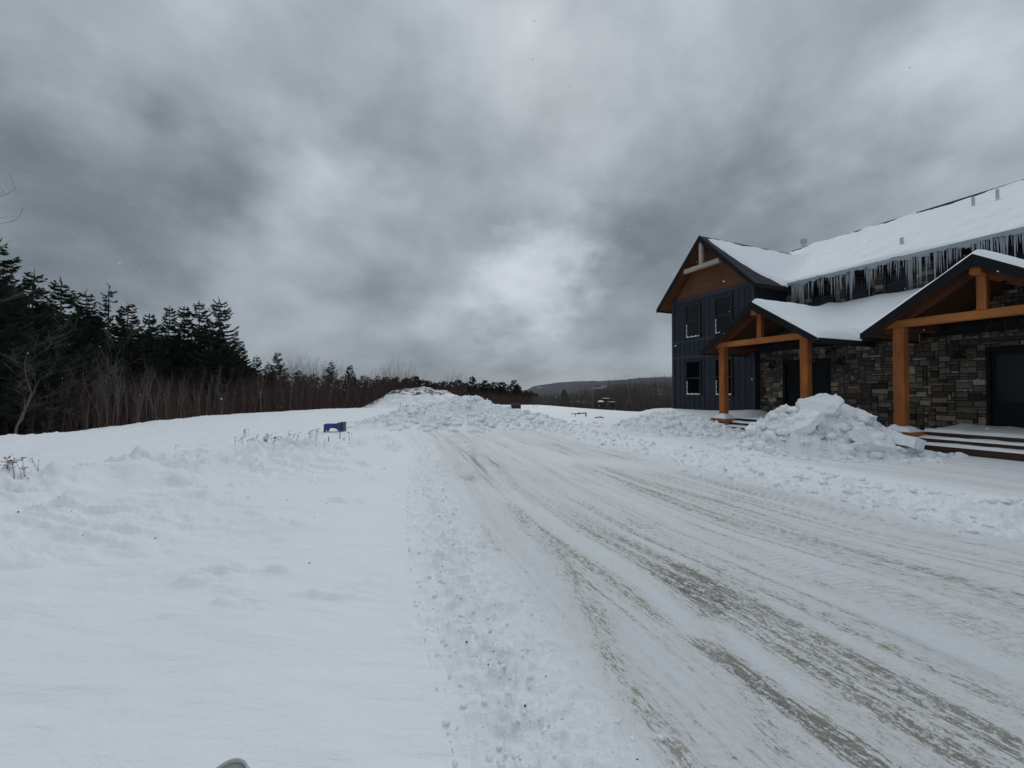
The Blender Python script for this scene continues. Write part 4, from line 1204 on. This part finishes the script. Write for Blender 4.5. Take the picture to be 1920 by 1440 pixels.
# saplings
def sapling_mesh(seed):
    rg = np.random.default_rng(seed); S0, S1, R0, R1 = [], [], [], []
    p = np.array([0, 0, -.6]); d = np.array([rg.normal()*.10, rg.normal()*.10, 1.]); d /= np.linalg.norm(d)
    r = .024
    for i in range(12):
        q = p + d*.46; S0.append(p); S1.append(q); R0.append(r); R1.append(r*.9); r *= .9; p = q
        d = d+rg.normal(size=3)*.028; d /= np.linalg.norm(d)
        if i > 5:
            for _ in range(3):
                e = d + rg.normal(size=3)*.22; e /= np.linalg.norm(e); S0.append(p); S1.append(p+e*rg.uniform(.2, .6)); R0.append(r*.4); R1.append(.003)
    V, Fq = seg_geo(np.array(S0), np.array(S1), R0, R1, 5)
    return np_mesh('stem', V, Fq)
SAP = [sapling_mesh(90+i) for i in range(5)]
for b_ in SAP: b_.materials.append(M['birch'])
saps = [(256, 805, 752), (294, 797, 740), (300, 795, 736), (316, 796, 736), (340, 793, 755), (350, 792, 752), (376, 790, 762), (388, 788, 760), (415, 785, 755), (490, 748, 704), (494, 762, 712), (418, 778, 742), (530, 770, 728),
        (561, 768, 712), (584, 760, 710), (595, 765, 716), (618, 765, 735), (637, 763, 718), (643, 762, 716), (672, 760, 728), (606, 764, 700), (545, 768, 715), (1105, 752, 720), (1191, 760, 722), (1222, 765, 735)]
for i, (px, yb, yt) in enumerate(saps):
    D = float(np.interp(px, [0, 250, 420, 560, 700, 1000, 1300], [15, 21, 29, 40, 52, 56, 50]))
    X = world_at(px, D); g = gz(X, D); ht = H+(YH-yt)*D/F-g
    o = bpy.data.objects.new('birch_sapling', SAP[i % 5]); COL.objects.link(o); o.location = (X, D, g); o.rotation_euler = (0, 0, random.uniform(0, 6)); k = max(ht, 1.5)/4.9; o.scale = (k, k, k)
    lb = 'slender white birch sapling standing in the red-brown brush along the field edge'
    if px == 256: lb = 'leftmost leaning white birch sapling at the field edge'
    if px > 1000: lb = 'slender pale birch sapling in the brush beyond the right of the field'
    tag(o, lb, 'birch', 'white birch saplings at the field edge')
# thickets
def thicket(name, n, place, h0, h1, matn, label, rmul=1.0, tw=9):
    S0, S1, R0, R1 = [], [], [], []
    P = [place() for _ in range(n)]; A = np.array(P); Z = ground(A[:, 0], A[:, 1], False)
    for (x, y), z in zip(P, Z):
        D = math.hypot(x, y); rm = rmul*max(1, D/40)
        h = random.uniform(h0, h1)*(1.0+.25*math.sin(x*.5+y*.3))
        if name in ('field_brush', 'far_brush'):
            h = max(.6, H+(YH-(brush_top(960+x/y*F)+random.random()**1.5*18-6))*y/F - z)
        if name == 'red_brush': h *= float(np.interp(y, [9, 20, 30, 45, 60], [.42, .55, .8, 1.05, 1.0]))
        d = Vector((random.gauss(0, .10), random.gauss(0, .10), 1)).normalized(); p = Vector((x, y, z-.3)); r = .010*rm
        k = 4
        for i in range(k):
            q = p+d*h/k; S0.append(p[:]); S1.append(q[:]); R0.append(r); R1.append(r*.75); r *= .75; p = q
            d = (d+Vector((random.gauss(0, .09), random.gauss(0, .09), 0))).normalized()
            for _ in range(tw//4+1 if i else 1):
                e = (d+Vector((random.gauss(0, .35), random.gauss(0, .35), random.uniform(0, .4)))).normalized(); a = p-d*random.uniform(0, h/k)
                S0.append(a[:]); S1.append((a+e*h*random.uniform(.10, .28))[:]); R0.append(r*.6); R1.append(.0022*rm)
    V, Fq = seg_geo(S0, S1, R0, R1, 3)
    o = link(name, np_mesh(name, V, Fq), M[matn]); tag(o, label, 'brush', kind='stuff'); return o
def pl_left():
    y = 17+45*random.random()**.8; e = np.interp(y, EDGE[:, 0], EDGE[:, 1]); return e-1.2-random.random()**1.2*10, y
thicket('red_brush', 3000, pl_left, 2.2, 4.9, 'brush', 'red-brown leafless brush along the edge of the field in front of the spruces', 1.0)
def pl_far():
    x = random.uniform(-14, 3); return x, random.uniform(66, 86)
def brush_top(px): return float(np.interp(px, [700, 860, 930, 1000, 1060, 1110, 1150, 1200, 1260, 1400], [722, 736, 740, 743, 739, 731, 722, 718, 716, 714]))
def pl_right():
    x = random.uniform(3, 34); return x, 56-.42*x+random.random()*16
thicket('far_brush', 1500, pl_far, 3.2, 5.0, 'brush', 'grey-brown brush in front of the far spruce row', 1.0, 5)
thicket('field_brush', 4200, pl_right, 4.2, 6.6, 'farbrush', 'brown leafless brush beyond the right end of the field', 1.3, 6)

# dried weeds
def weed(loc, n, h, spreadx, label, head=.022, lean=0, flat=True, name='dried_weed'):
    e = empty(name, loc, 0); tag(e, label, 'weed', 'dried weeds sticking out of the snow')
    st_, hd = MB(), MB()
    for i in range(n):
        a = random.uniform(-1, 1)*spreadx; hh = h*random.uniform(.55, 1); b = random.uniform(-.3, .3)*spreadx
        le = lean+random.gauss(0, .12)
        pts = [(a, b, -.1), (a+le*hh*.3, b, hh*.5), (a+le*hh, b+random.gauss(0, .03), hh)]
        st_.tube(pts, [.0026, .0022, .0015], 4)
        c = pts[-1]
        for _ in range(7 if flat else 4):
            q = (c[0]+random.gauss(0, head*1.6), c[1]+random.gauss(0, head*1.2), c[2]+random.uniform(-.3, .6)*head)
            st_.tube([(c[0], c[1], c[2]-head*1.6), q], .0014, 3)
            hd.lathe([(.1*head, -.3*head), (.55*head, 0), (.1*head, .35*head)], q, 5)
    if n <= 10:
        b_ = len(st_.v); st_.v += hd.v; st_.f += [tuple(i+b_ for i in f) for f in hd.f]; st_.c += hd.c; st_.build('stems', M['weedhead'], e)
    else:
        st_.build('stems', M['weedstem'], e); hd.build('seed_heads', M['weedhead'], e)
    return e
M['weedstem'] = mat('dry_stem', (.16, .11, .08), .9); M['weedhead'] = mat('dry_head', (.15, .085, .06), .95)
def at(px, py, D, z=None):
    X = world_at(px, D); return (X, D, gz(X, D) if z is None else z)
weed(at(38, 922, 4.55), 9, .34, .10, 'bushy brown dried flower heads on the bank at the left photo edge', .016, -.28)
weed(at(80, 912, 4.8), 4, .26, .07, 'two thin dried stalks just right of the bushy brown heads', .007, -.2, False)
wd = [(450, 826, 10.4, 3, .22), (474, 829, 10.2, 4, .28), (492, 831, 10.0, 5, .30), (505, 829, 10.0, 6, .33), (520, 825, 10.2, 6, .26), (534, 821, 10.4, 5, .2), (548, 815, 10.8, 5, .34), (462, 802, 13, 4, .25), (588, 810, 12, 8, .32)]
for i, (px, py, D, n, h) in enumerate(wd):
    weed(at(px, py, D), n*2, h*1.15, .12, ['thin dried stalk at the left end of the weed row', 'dried weed tuft second from left in the row left of the blue tub', 'dark dried weed stalks in the middle of the weed row', 'tallest dried weed stems of the row', 'leaning dried weeds right of the tallest stems', 'short leaning dried weeds right of the row middle', 'curled dried flower heads at the right end of the weed row', 'faint dried weeds farther up the field behind the weed row', 'pale grass stems beside the blue tub'][i], .012, .1)
weed(at(658, 818, 11.6), 3, .27, .04, 'upright dried stalk right of the blue tub', .014, 0)
weed(at(645, 820, 11.3), 3, .13, .02, 'short dried stalk between the blue tub and the upright stalk', .012, 0, False)
weed(at(1271, 776, 14.9), 6, .3, .12, 'small twiggy weed on the drift in front of the blue wing', .01, .15)
weed(at(331, 832, 9.5), 1, .16, .02, 'single bent twig on the field left of the snow chunk', .008, -.4, False)
weed(at(1000, 762, 40), 8, .35, .5, 'faint tuft of weeds right of the green crate', .02, 0)
def stake(px, py, D, h, lean, label):
    m = MB(); m.tube([(0, 0, -.2), (lean*h, 0, h)], .012*max(1, D/25), 6); o = m.build('stake', M['weedstem']); o.location = at(px, py, D); tag(o, label, 'stake', 'wooden stakes in the field')
stake(752, 762, 40, .75, -.15, 'tall leaning stake in front of the soil mound')
stake(760, 763, 40, .40, 0, 'short upright stake right of the tall leaning one')
stake(697, 762, 42, .5, -.3, 'pale leaning stake at the edge of the brush'); stake(617, 820, 11.6, .14, 0, 'short stub stake below the blue tub'); stake(638, 820, 12.1, .32, 0, 'thin stake at the right corner of the blue tub')

# ------------------------------------------------------------------ small things in the field
M['blue'] = mat('blue_plastic', (.012, .045, .19), .4, .5); M['bluedark'] = mat('blue_plastic_end', (.03, .035, .06), .5, .4)
D = 14.6; X = world_at(624, D); g = gz(X, D)
e = empty('plastic_tub', (X, D, g), R_(8)); tag(e, 'dark blue plastic tub with an arched side, upturned and half sunk in the field snow', 'plastic tub')
m = MB(); L = .30; top = .30
arch = [(-L, -.25), (-L, top-.03), (-L+.02, top), (L*.55, top+.02), (L*.6, top+.045), (L, top+.045), (L, .0), (L*.72, .03), (L*.5, .11), (L*.2, .15), (-L*.3, .15), (-L*.65, .10), (-L*.85, -.02), (-L*.92, -.25)]
m.prism(arch, 'y', -.02, .02); m.prism(arch, 'y', .36, .40); m.build('side_panel', M['blue'], e, .006)
m = MB(); m.prism([(-L, top-.035), (-L+.02, top-.004), (L*.55, top+.016), (L*.55, top-.02), (-L+.02, top-.04)], 'y', .021, .359); m.build('base_panel', M['blue'], e)
m = MB(); m.box((L+.001, -.03, .01), (L+.07, .41, top+.05)); m.build('end_wall', M['bluedark'], e, .008)
V, Fq = ICO4; v = V*np.array([.17, .16, .055]); v[:, 2] = np.abs(v[:, 2])*(1+.2*fbm(v[:, 0]*9, v[:, 1]*9, 2, 7)); o = link('snow_cap', np_mesh('snow_cap', v+np.array([-.03, .19, top+.0]), Fq), M['snow'], e)
M['dgreen'] = mat('green_paint', (.018, .035, .028), .6)
D = 36.5; X = world_at(967, D); g = gz(X, D)
e = empty('storage_box', (X, D, 1.55-32*D/F), 0); tag(e, 'dark green low storage box standing in the field behind the ploughed heap', 'box')
m = MB(); m.box((-.46, -.25, -.1), (.46, .25, .24)); m.build('box_body', M['dgreen'], e, .01)
m = MB(); m.box((-.48, -.27, .243), (.48, .27, .29)); m.build('lid', M['dgreen'], e, .008)
m = MB()
for x_ in (-.3, 0, .3): m.box((x_-.02, -.262, -.1), (x_+.02, -.251, .24))
m.build('ribs', M['dgreen'], e)
D = 24.5; X = world_at(1086, D); zb = H-47*D/F
e = empty('pipe_bracket', (X, D, zb), 0); tag(e, 'black steel pipe with a bent end plate lying low above the field snow', 'steel pipe')
m = MB(); m.tube([(-.05, 0, .13), (.42, 0, .15)], .032, 10); m.build('pipe', M['iron'], e)
m = MB(); m.box((.37, -.05, -.05), (.43, .05, .19)); m.build('end_plate', M['iron'], e)
m = MB(); m.lathe([(.05, -.05), (.065, 0), (.05, .05)], (-.03, 0, .12), 10); m.build('hub', M['iron'], e)
m = MB(); m.beam((-.05, 0, .12), (-.48, .05, .09), .05, .045); m.tube([(-.2, .02, .1), (-.24, .02, -.1)], .02, 6); m.build('tongue', M['iron'], e)
m = MB(); o = None
x, y = gp(1123, 787); m = MB(); m.beam((-.22, 0, .02), (.12, .03, .07), .05, .05); m.beam((.0, .02, .05), (.26, -.02, .03), .06, .05); o = m.build('wood_scrap', M['weedstem']); o.location = (x, y, H-52*y/F); tag(o, 'small dark scrap of wood on the snow in front of the steel pipe', 'wood scrap')
# parked utility vehicle
D = 50; X = world_at(1136, D); zb = H-31*D/F
e = empty('utility_vehicle', (X, D, zb), R_(6)); tag(e, 'dark open utility vehicle with snow on it, parked at the far edge of the field', 'utility vehicle')
M['vpaint'] = mat('vehicle_paint', (.03, .03, .028), .5); M['rubber'] = mat('rubber', (.015, .015, .015), .9)
m = MB(); m.prism([(-.98, .18), (-1.0, .62), (-.35, .64), (-.3, .45), (.2, .45), (.28, .60), (.98, .60), (1.0, .2), (.8, .12), (-.8, .12)], 'y', -.6, .6); m.build('body', M['vpaint'], e, .02)
m = MB()
for y_ in (-.55, .55):
    m.tube([(-.32, y_, .6), (-.30, y_, 1.02), (.25, y_, 1.02), (.52, y_, .6)], .03, 8)
m.tube([(-.30, -.55, 1.02), (-.30, .55, 1.02)], .03, 8); m.tube([(.25, -.55, 1.02), (.25, .55, 1.02)], .03, 8); m.build('roll_bar', M['iron'], e)
m = MB(); m.box((-.27, -.5, .45), (-.05, .5, .60)); m.box((-.30, -.5, .60), (-.18, .5, .98)); m.build('seat', M['rubber'], e, .02)
for x_ in (-.65, .65):
    for y_ in (-.6, .6):
        m = MB(); n = 18; vs = []
        m.prism([(x_+.26*math.cos(2*math.pi*k/n), .22+.26*math.sin(2*math.pi*k/n)) for k in range(n)], 'y', y_-.11, y_+.11); wh = m.build('wheel', M['rubber'], e, .02)
V, Fq = ICO4; v = V*np.array([.40, .55, .17]); v[:, 2] = np.abs(v[:, 2]); link('bed_snow', np_mesh('bed_snow', v+np.array([-.62, 0, .63]), Fq), M['snow'], e)
m = MB(); m.box((-.32, -.56, 1.05), (.27, .56, 1.09)); m.build('roof_snow', M['snow'], e, .015)
m = MB(); m.box((.28, -.5, .61), (.98, .5, .65)); m.build('hood_snow', M['snow'], e, .015)
# pale pipe end at the bottom edge
X, Y = -.96, 1.42
M['pvc'] = mat('pale_plastic', (.46, .46, .45), .5, .4); M['pvcin'] = mat('plastic_cap', (.27, .29, .27), .6, .3)
e = empty('pipe_end', (X, Y, gz(X, Y)-.005), 0); e.rotation_euler = (R_(22), R_(-9), R_(0)); e.scale = (.78, .78, .78); tag(e, 'pale grey plastic pipe end with a lid, poking out of the near snow', 'plastic pipe')
m = MB(); m.lathe([(.090, -.35), (.090, .12), (.094, .135), (.101, .14), (.103, .132), (.103, -.35)], n=48, cap=False); m.build('pipe_wall', M['pvc'], e, smooth=True)
m = MB(); m.lathe([(.0895, .09), (.0895, .125), (.08, .128), (.0, .13)], n=48, cap=False); m.build('lid', M['pvcin'], e)

# ------------------------------------------------------------------ falling snowflakes
V0, F0 = ICO1; parts = []
for _ in range(430):
    D = 1.5+13*random.random(); px = random.uniform(-100, 2020); py = random.uniform(0, 1000)
    x = world_at(px, D); z = H+(YH-py)*D/F
    if z < .35: continue
    r = random.uniform(.0024, .0052)*max(1, D/5)
    parts.append((V0*r*np.array([1.3, 1, .8])+np.array([x, D, z]), F0))
V, Fq = merge(parts); o = link('snowflakes', np_mesh('snowflakes', V, Fq), M['snow']); tag(o, 'sparse snowflakes drifting in the air', 'snowflakes', kind='stuff')

# ------------------------------------------------------------------ distant hill
def hill():
    n, mrows = 420, 110
    xs = np.linspace(-500, 1500, n); ys = np.concatenate([np.geomspace(118, 600, 50), np.linspace(620, 1500, mrows-50)])
    X, Y = np.meshgrid(xs, ys)
    px = 960+X/1000*F
    prof_ = np.interp(px, [900, 985, 1000, 1040, 1080, 1120, 1150, 1200, 1258, 1400, 1700, 2100], [-3, 0, 7, 14, 17, 16.5, 18.5, 23, 26, 28, 18, 0])*1000/F
    bell = ss(620, 1000, Y)
    low = np.interp(Y, [118, 150, 400, 620], [-2.2, -1.6, -5, -12])
    Z = low + (prof_+1.5-low)*bell + ss(800, 500, Y)*1.3*np.abs(fbm(X*.22, Y*.12, 3, 606)) + 1.5*fbm(X*.012, Y*.012, 4, 600)*bell + .9*np.abs(fbm(X*.11, Y*.06, 3, 605))*bell
    Z = np.where(Y > 1010, Z-(Y-1010)*.05, Z)
    idx = np.arange(n*mrows).reshape(mrows, n); fq = np.stack([idx[:-1, :-1], idx[:-1, 1:], idx[1:, 1:], idx[1:, :-1]], -1).reshape(-1, 4)
    m = mat('forested_hill', (.1, .1, .1), .95, .05); k = NT(m); v = k.obj()
    c = k.mix(k.noise(k.mapping(v, (.05, .02, .2)), 1, 6, .7), (.042, .046, .055), (.105, .10, .11))
    f = k.mapr(k.noise(k.mapping(v, (.012, .006, .05)), 1, 4, .6), .62, .66, 0, .8)
    c = k.mix(f, c, (.5, .53, .57)); k.L(c, k.b.inputs['Base Color'])
    o = link('hill', np_mesh('hill', np.stack([X.ravel(), Y.ravel(), Z.ravel()], 1), fq), m); o['kind'] = 'structure'
hill()

# ------------------------------------------------------------------ haze
USE_HAZE = True
if USE_HAZE:
    m = bpy.data.materials.new('haze'); m.use_nodes = True; nt = m.node_tree; nt.nodes.clear()
    out = nt.nodes.new('ShaderNodeOutputMaterial'); pv = nt.nodes.new('ShaderNodeVolumePrincipled')
    pv.inputs['Color'].default_value = (.80, .86, .95, 1); pv.inputs['Density'].default_value = .00013; pv.inputs['Anisotropy'].default_value = .2
    nt.links.new(pv.outputs[0], out.inputs['Volume'])
    b = MB(); b.box((-1600, -1600, -60), (1600, 1600, 60)); o = b.build('haze', m); o['kind'] = 'stuff'

# ------------------------------------------------------------------ sky, sun, camera
SUN_EL, SUN_AZ = R_(38), R_(6)    # azimuth clockwise from +Y
w = bpy.data.worlds.new('World'); scene.world = w; w.use_nodes = True
nt = w.node_tree; k = NT.__new__(NT); k.t = nt; k.n = nt.nodes; k.b = None
bg = nt.nodes['Background']
sky = k.new('ShaderNodeTexSky', sky_type='NISHITA'); sky.sun_disc = False; sky.sun_elevation = SUN_EL; sky.sun_rotation = SUN_AZ; sky.dust_density = 1
tc = k.new('ShaderNodeTexCoord').outputs['Generated']
sx = k.new('ShaderNodeSeparateXYZ'); k.L(tc, sx.inputs[0]); dx, dy, dz = sx.outputs
sq = k.math('POWER', k.math('MAXIMUM', dz, 0.0001), .75)
cp = k.new('ShaderNodeCombineXYZ'); k.L(dx, cp.inputs[0]); k.L(dy, cp.inputs[1]); k.L(k.math('MULTIPLY', sq, 1.3), cp.inputs[2])
cv = k.mapping(cp.outputs[0], (1, 1, 1.15), (0, 0, R_(-15)))
n1 = k.noise(cv, 2.3, 5, .45, .15); n2 = k.noise(cv, 5.8, 7, .54, .1); n3 = k.noise(cv, 3.9, 3, .4, .1)
cl = k.math('ADD', k.math('MULTIPLY', k.math('SUBTRACT', n1, .5), 1.5), k.math('MULTIPLY', k.math('SUBTRACT', n2, .5), 1.15))
cl = k.math('ADD', cl, k.math('MULTIPLY', k.math('SUBTRACT', n3, .5), .9))
wn = k.new('ShaderNodeTexNoise'); wn.inputs['Scale'].default_value = 4.2; wn.inputs['Detail'].default_value = 5; wn.inputs['Roughness'].default_value = .55; k.L(cv, wn.inputs['Vector'])
w1 = k.new('ShaderNodeVectorMath', operation='SUBTRACT'); k.L(wn.outputs['Color'], w1.inputs[0]); w1.inputs[1].default_value = (.5, .5, .5)
w2 = k.new('ShaderNodeVectorMath', operation='SCALE'); k.L(w1.outputs[0], w2.inputs[0]); w2.inputs['Scale'].default_value = .55
w3 = k.new('ShaderNodeVectorMath', operation='ADD'); k.L(w2.outputs[0], w3.inputs[0]); k.L(tc, w3.inputs[1]); tcw = w3.outputs[0]
def blob(px, py, rad, amp):
    """soft brightening / darkening of the cloud layer towards a compass direction"""
    d = Vector(((px-960)/F, 1, (YH-py)/F)).normalized()
    dp = k.new('ShaderNodeVectorMath', operation='DISTANCE'); k.L(tcw, dp.inputs[0]); dp.inputs[1].default_value = d
    return k.math('MULTIPLY', k.mapr(dp.outputs['Value'], 0, rad, 1, 0, True), amp)
tot = cl
for b_ in ((1000, 545, .19, .92), (880, 570, .16, .25), (540, 300, .24, .30), (610, 370, .14, .12), (1740, 200, .26, .50), (1600, 120, .4, .12), (300, 60, .3, .14), (1070, 310, .16, .22), (1060, 60, .3, .12), (1480, 560, .18, .12), (1400, 180, .2, .12),
           (170, 140, .22, -.14), (340, 190, .16, -.10), (460, 260, .12, -.30), (90, 400, .36, -.32), (330, 480, .30, -.26), (700, 440, .16, -.10), (760, 220, .2, -.14), (1330, 320, .2, -.22), (1620, 420, .26, -.24), (1180, 470, .14, -.20), (1150, 650, .30, -.24), (560, 640, .3, -.10), (860, 160, .15, -.1)):
    tot = k.math('ADD', tot, blob(*b_))
# overcast: brighter overhead than at the horizon
zen = k.mapr(dz, .45, 1.0, 0, 1, True)
val = k.math('ADD', .365, k.math('MULTIPLY', tot, .27))
val = k.math('SMOOTH_MAX', val, .16, .16)
val = k.math('ADD', val, k.math('MULTIPLY', zen, .30))
colr = k.new('ShaderNodeMix', data_type='RGBA'); 
cc_ = k.mix(k.mapr(val, .15, .6), (.80, .945, 1.085), (.92, 1.0, 1.075))
vm = k.new('ShaderNodeVectorMath', operation='SCALE'); k.L(cc_, vm.inputs[0]); k.L(val, vm.inputs['Scale'])
sm = k.new('ShaderNodeVectorMath', operation='SCALE'); k.L(sky.outputs[0], sm.inputs[0]); sm.inputs['Scale'].default_value = .003
ad = k.new('ShaderNodeVectorMath', operation='ADD'); k.L(vm.outputs[0], ad.inputs[0]); k.L(sm.outputs[0], ad.inputs[1])
k.L(ad.outputs[0], bg.inputs['Color']); bg.inputs['Strength'].default_value = 1.0

sl = bpy.data.lights.new('sun', 'SUN'); sl.energy = .5; sl.angle = R_(30); sl.color = (1, .97, .93)
so = bpy.data.objects.new('sun', sl); COL.objects.link(so)
dv_ = Vector((math.sin(SUN_AZ)*math.cos(SUN_EL), math.cos(SUN_AZ)*math.cos(SUN_EL), math.sin(SUN_EL)))
so.rotation_euler = dv_.to_track_quat('Z', 'Y').to_euler(); so.location = (0, 0, 40)

cam = bpy.data.cameras.new('camera'); co = bpy.data.objects.new('camera', cam); COL.objects.link(co)
cam.sensor_width = 36; cam.lens = 36*F/1920; cam.clip_start = .05; cam.clip_end = 6000
co.location = (0, 0, H); co.rotation_euler = (math.pi/2 + math.atan((YH-720)/F), 0, 0)
scene.camera = co
scene.view_settings.view_transform = 'Standard'; scene.view_settings.look = 'None'; scene.view_settings.exposure = 0; scene.view_settings.gamma = 1
scene.cycles.max_bounces = 5; scene.cycles.diffuse_bounces = 3; scene.cycles.volume_bounces = 0; scene.cycles.transparent_max_bounces = 8
print('objects', len(bpy.data.objects))
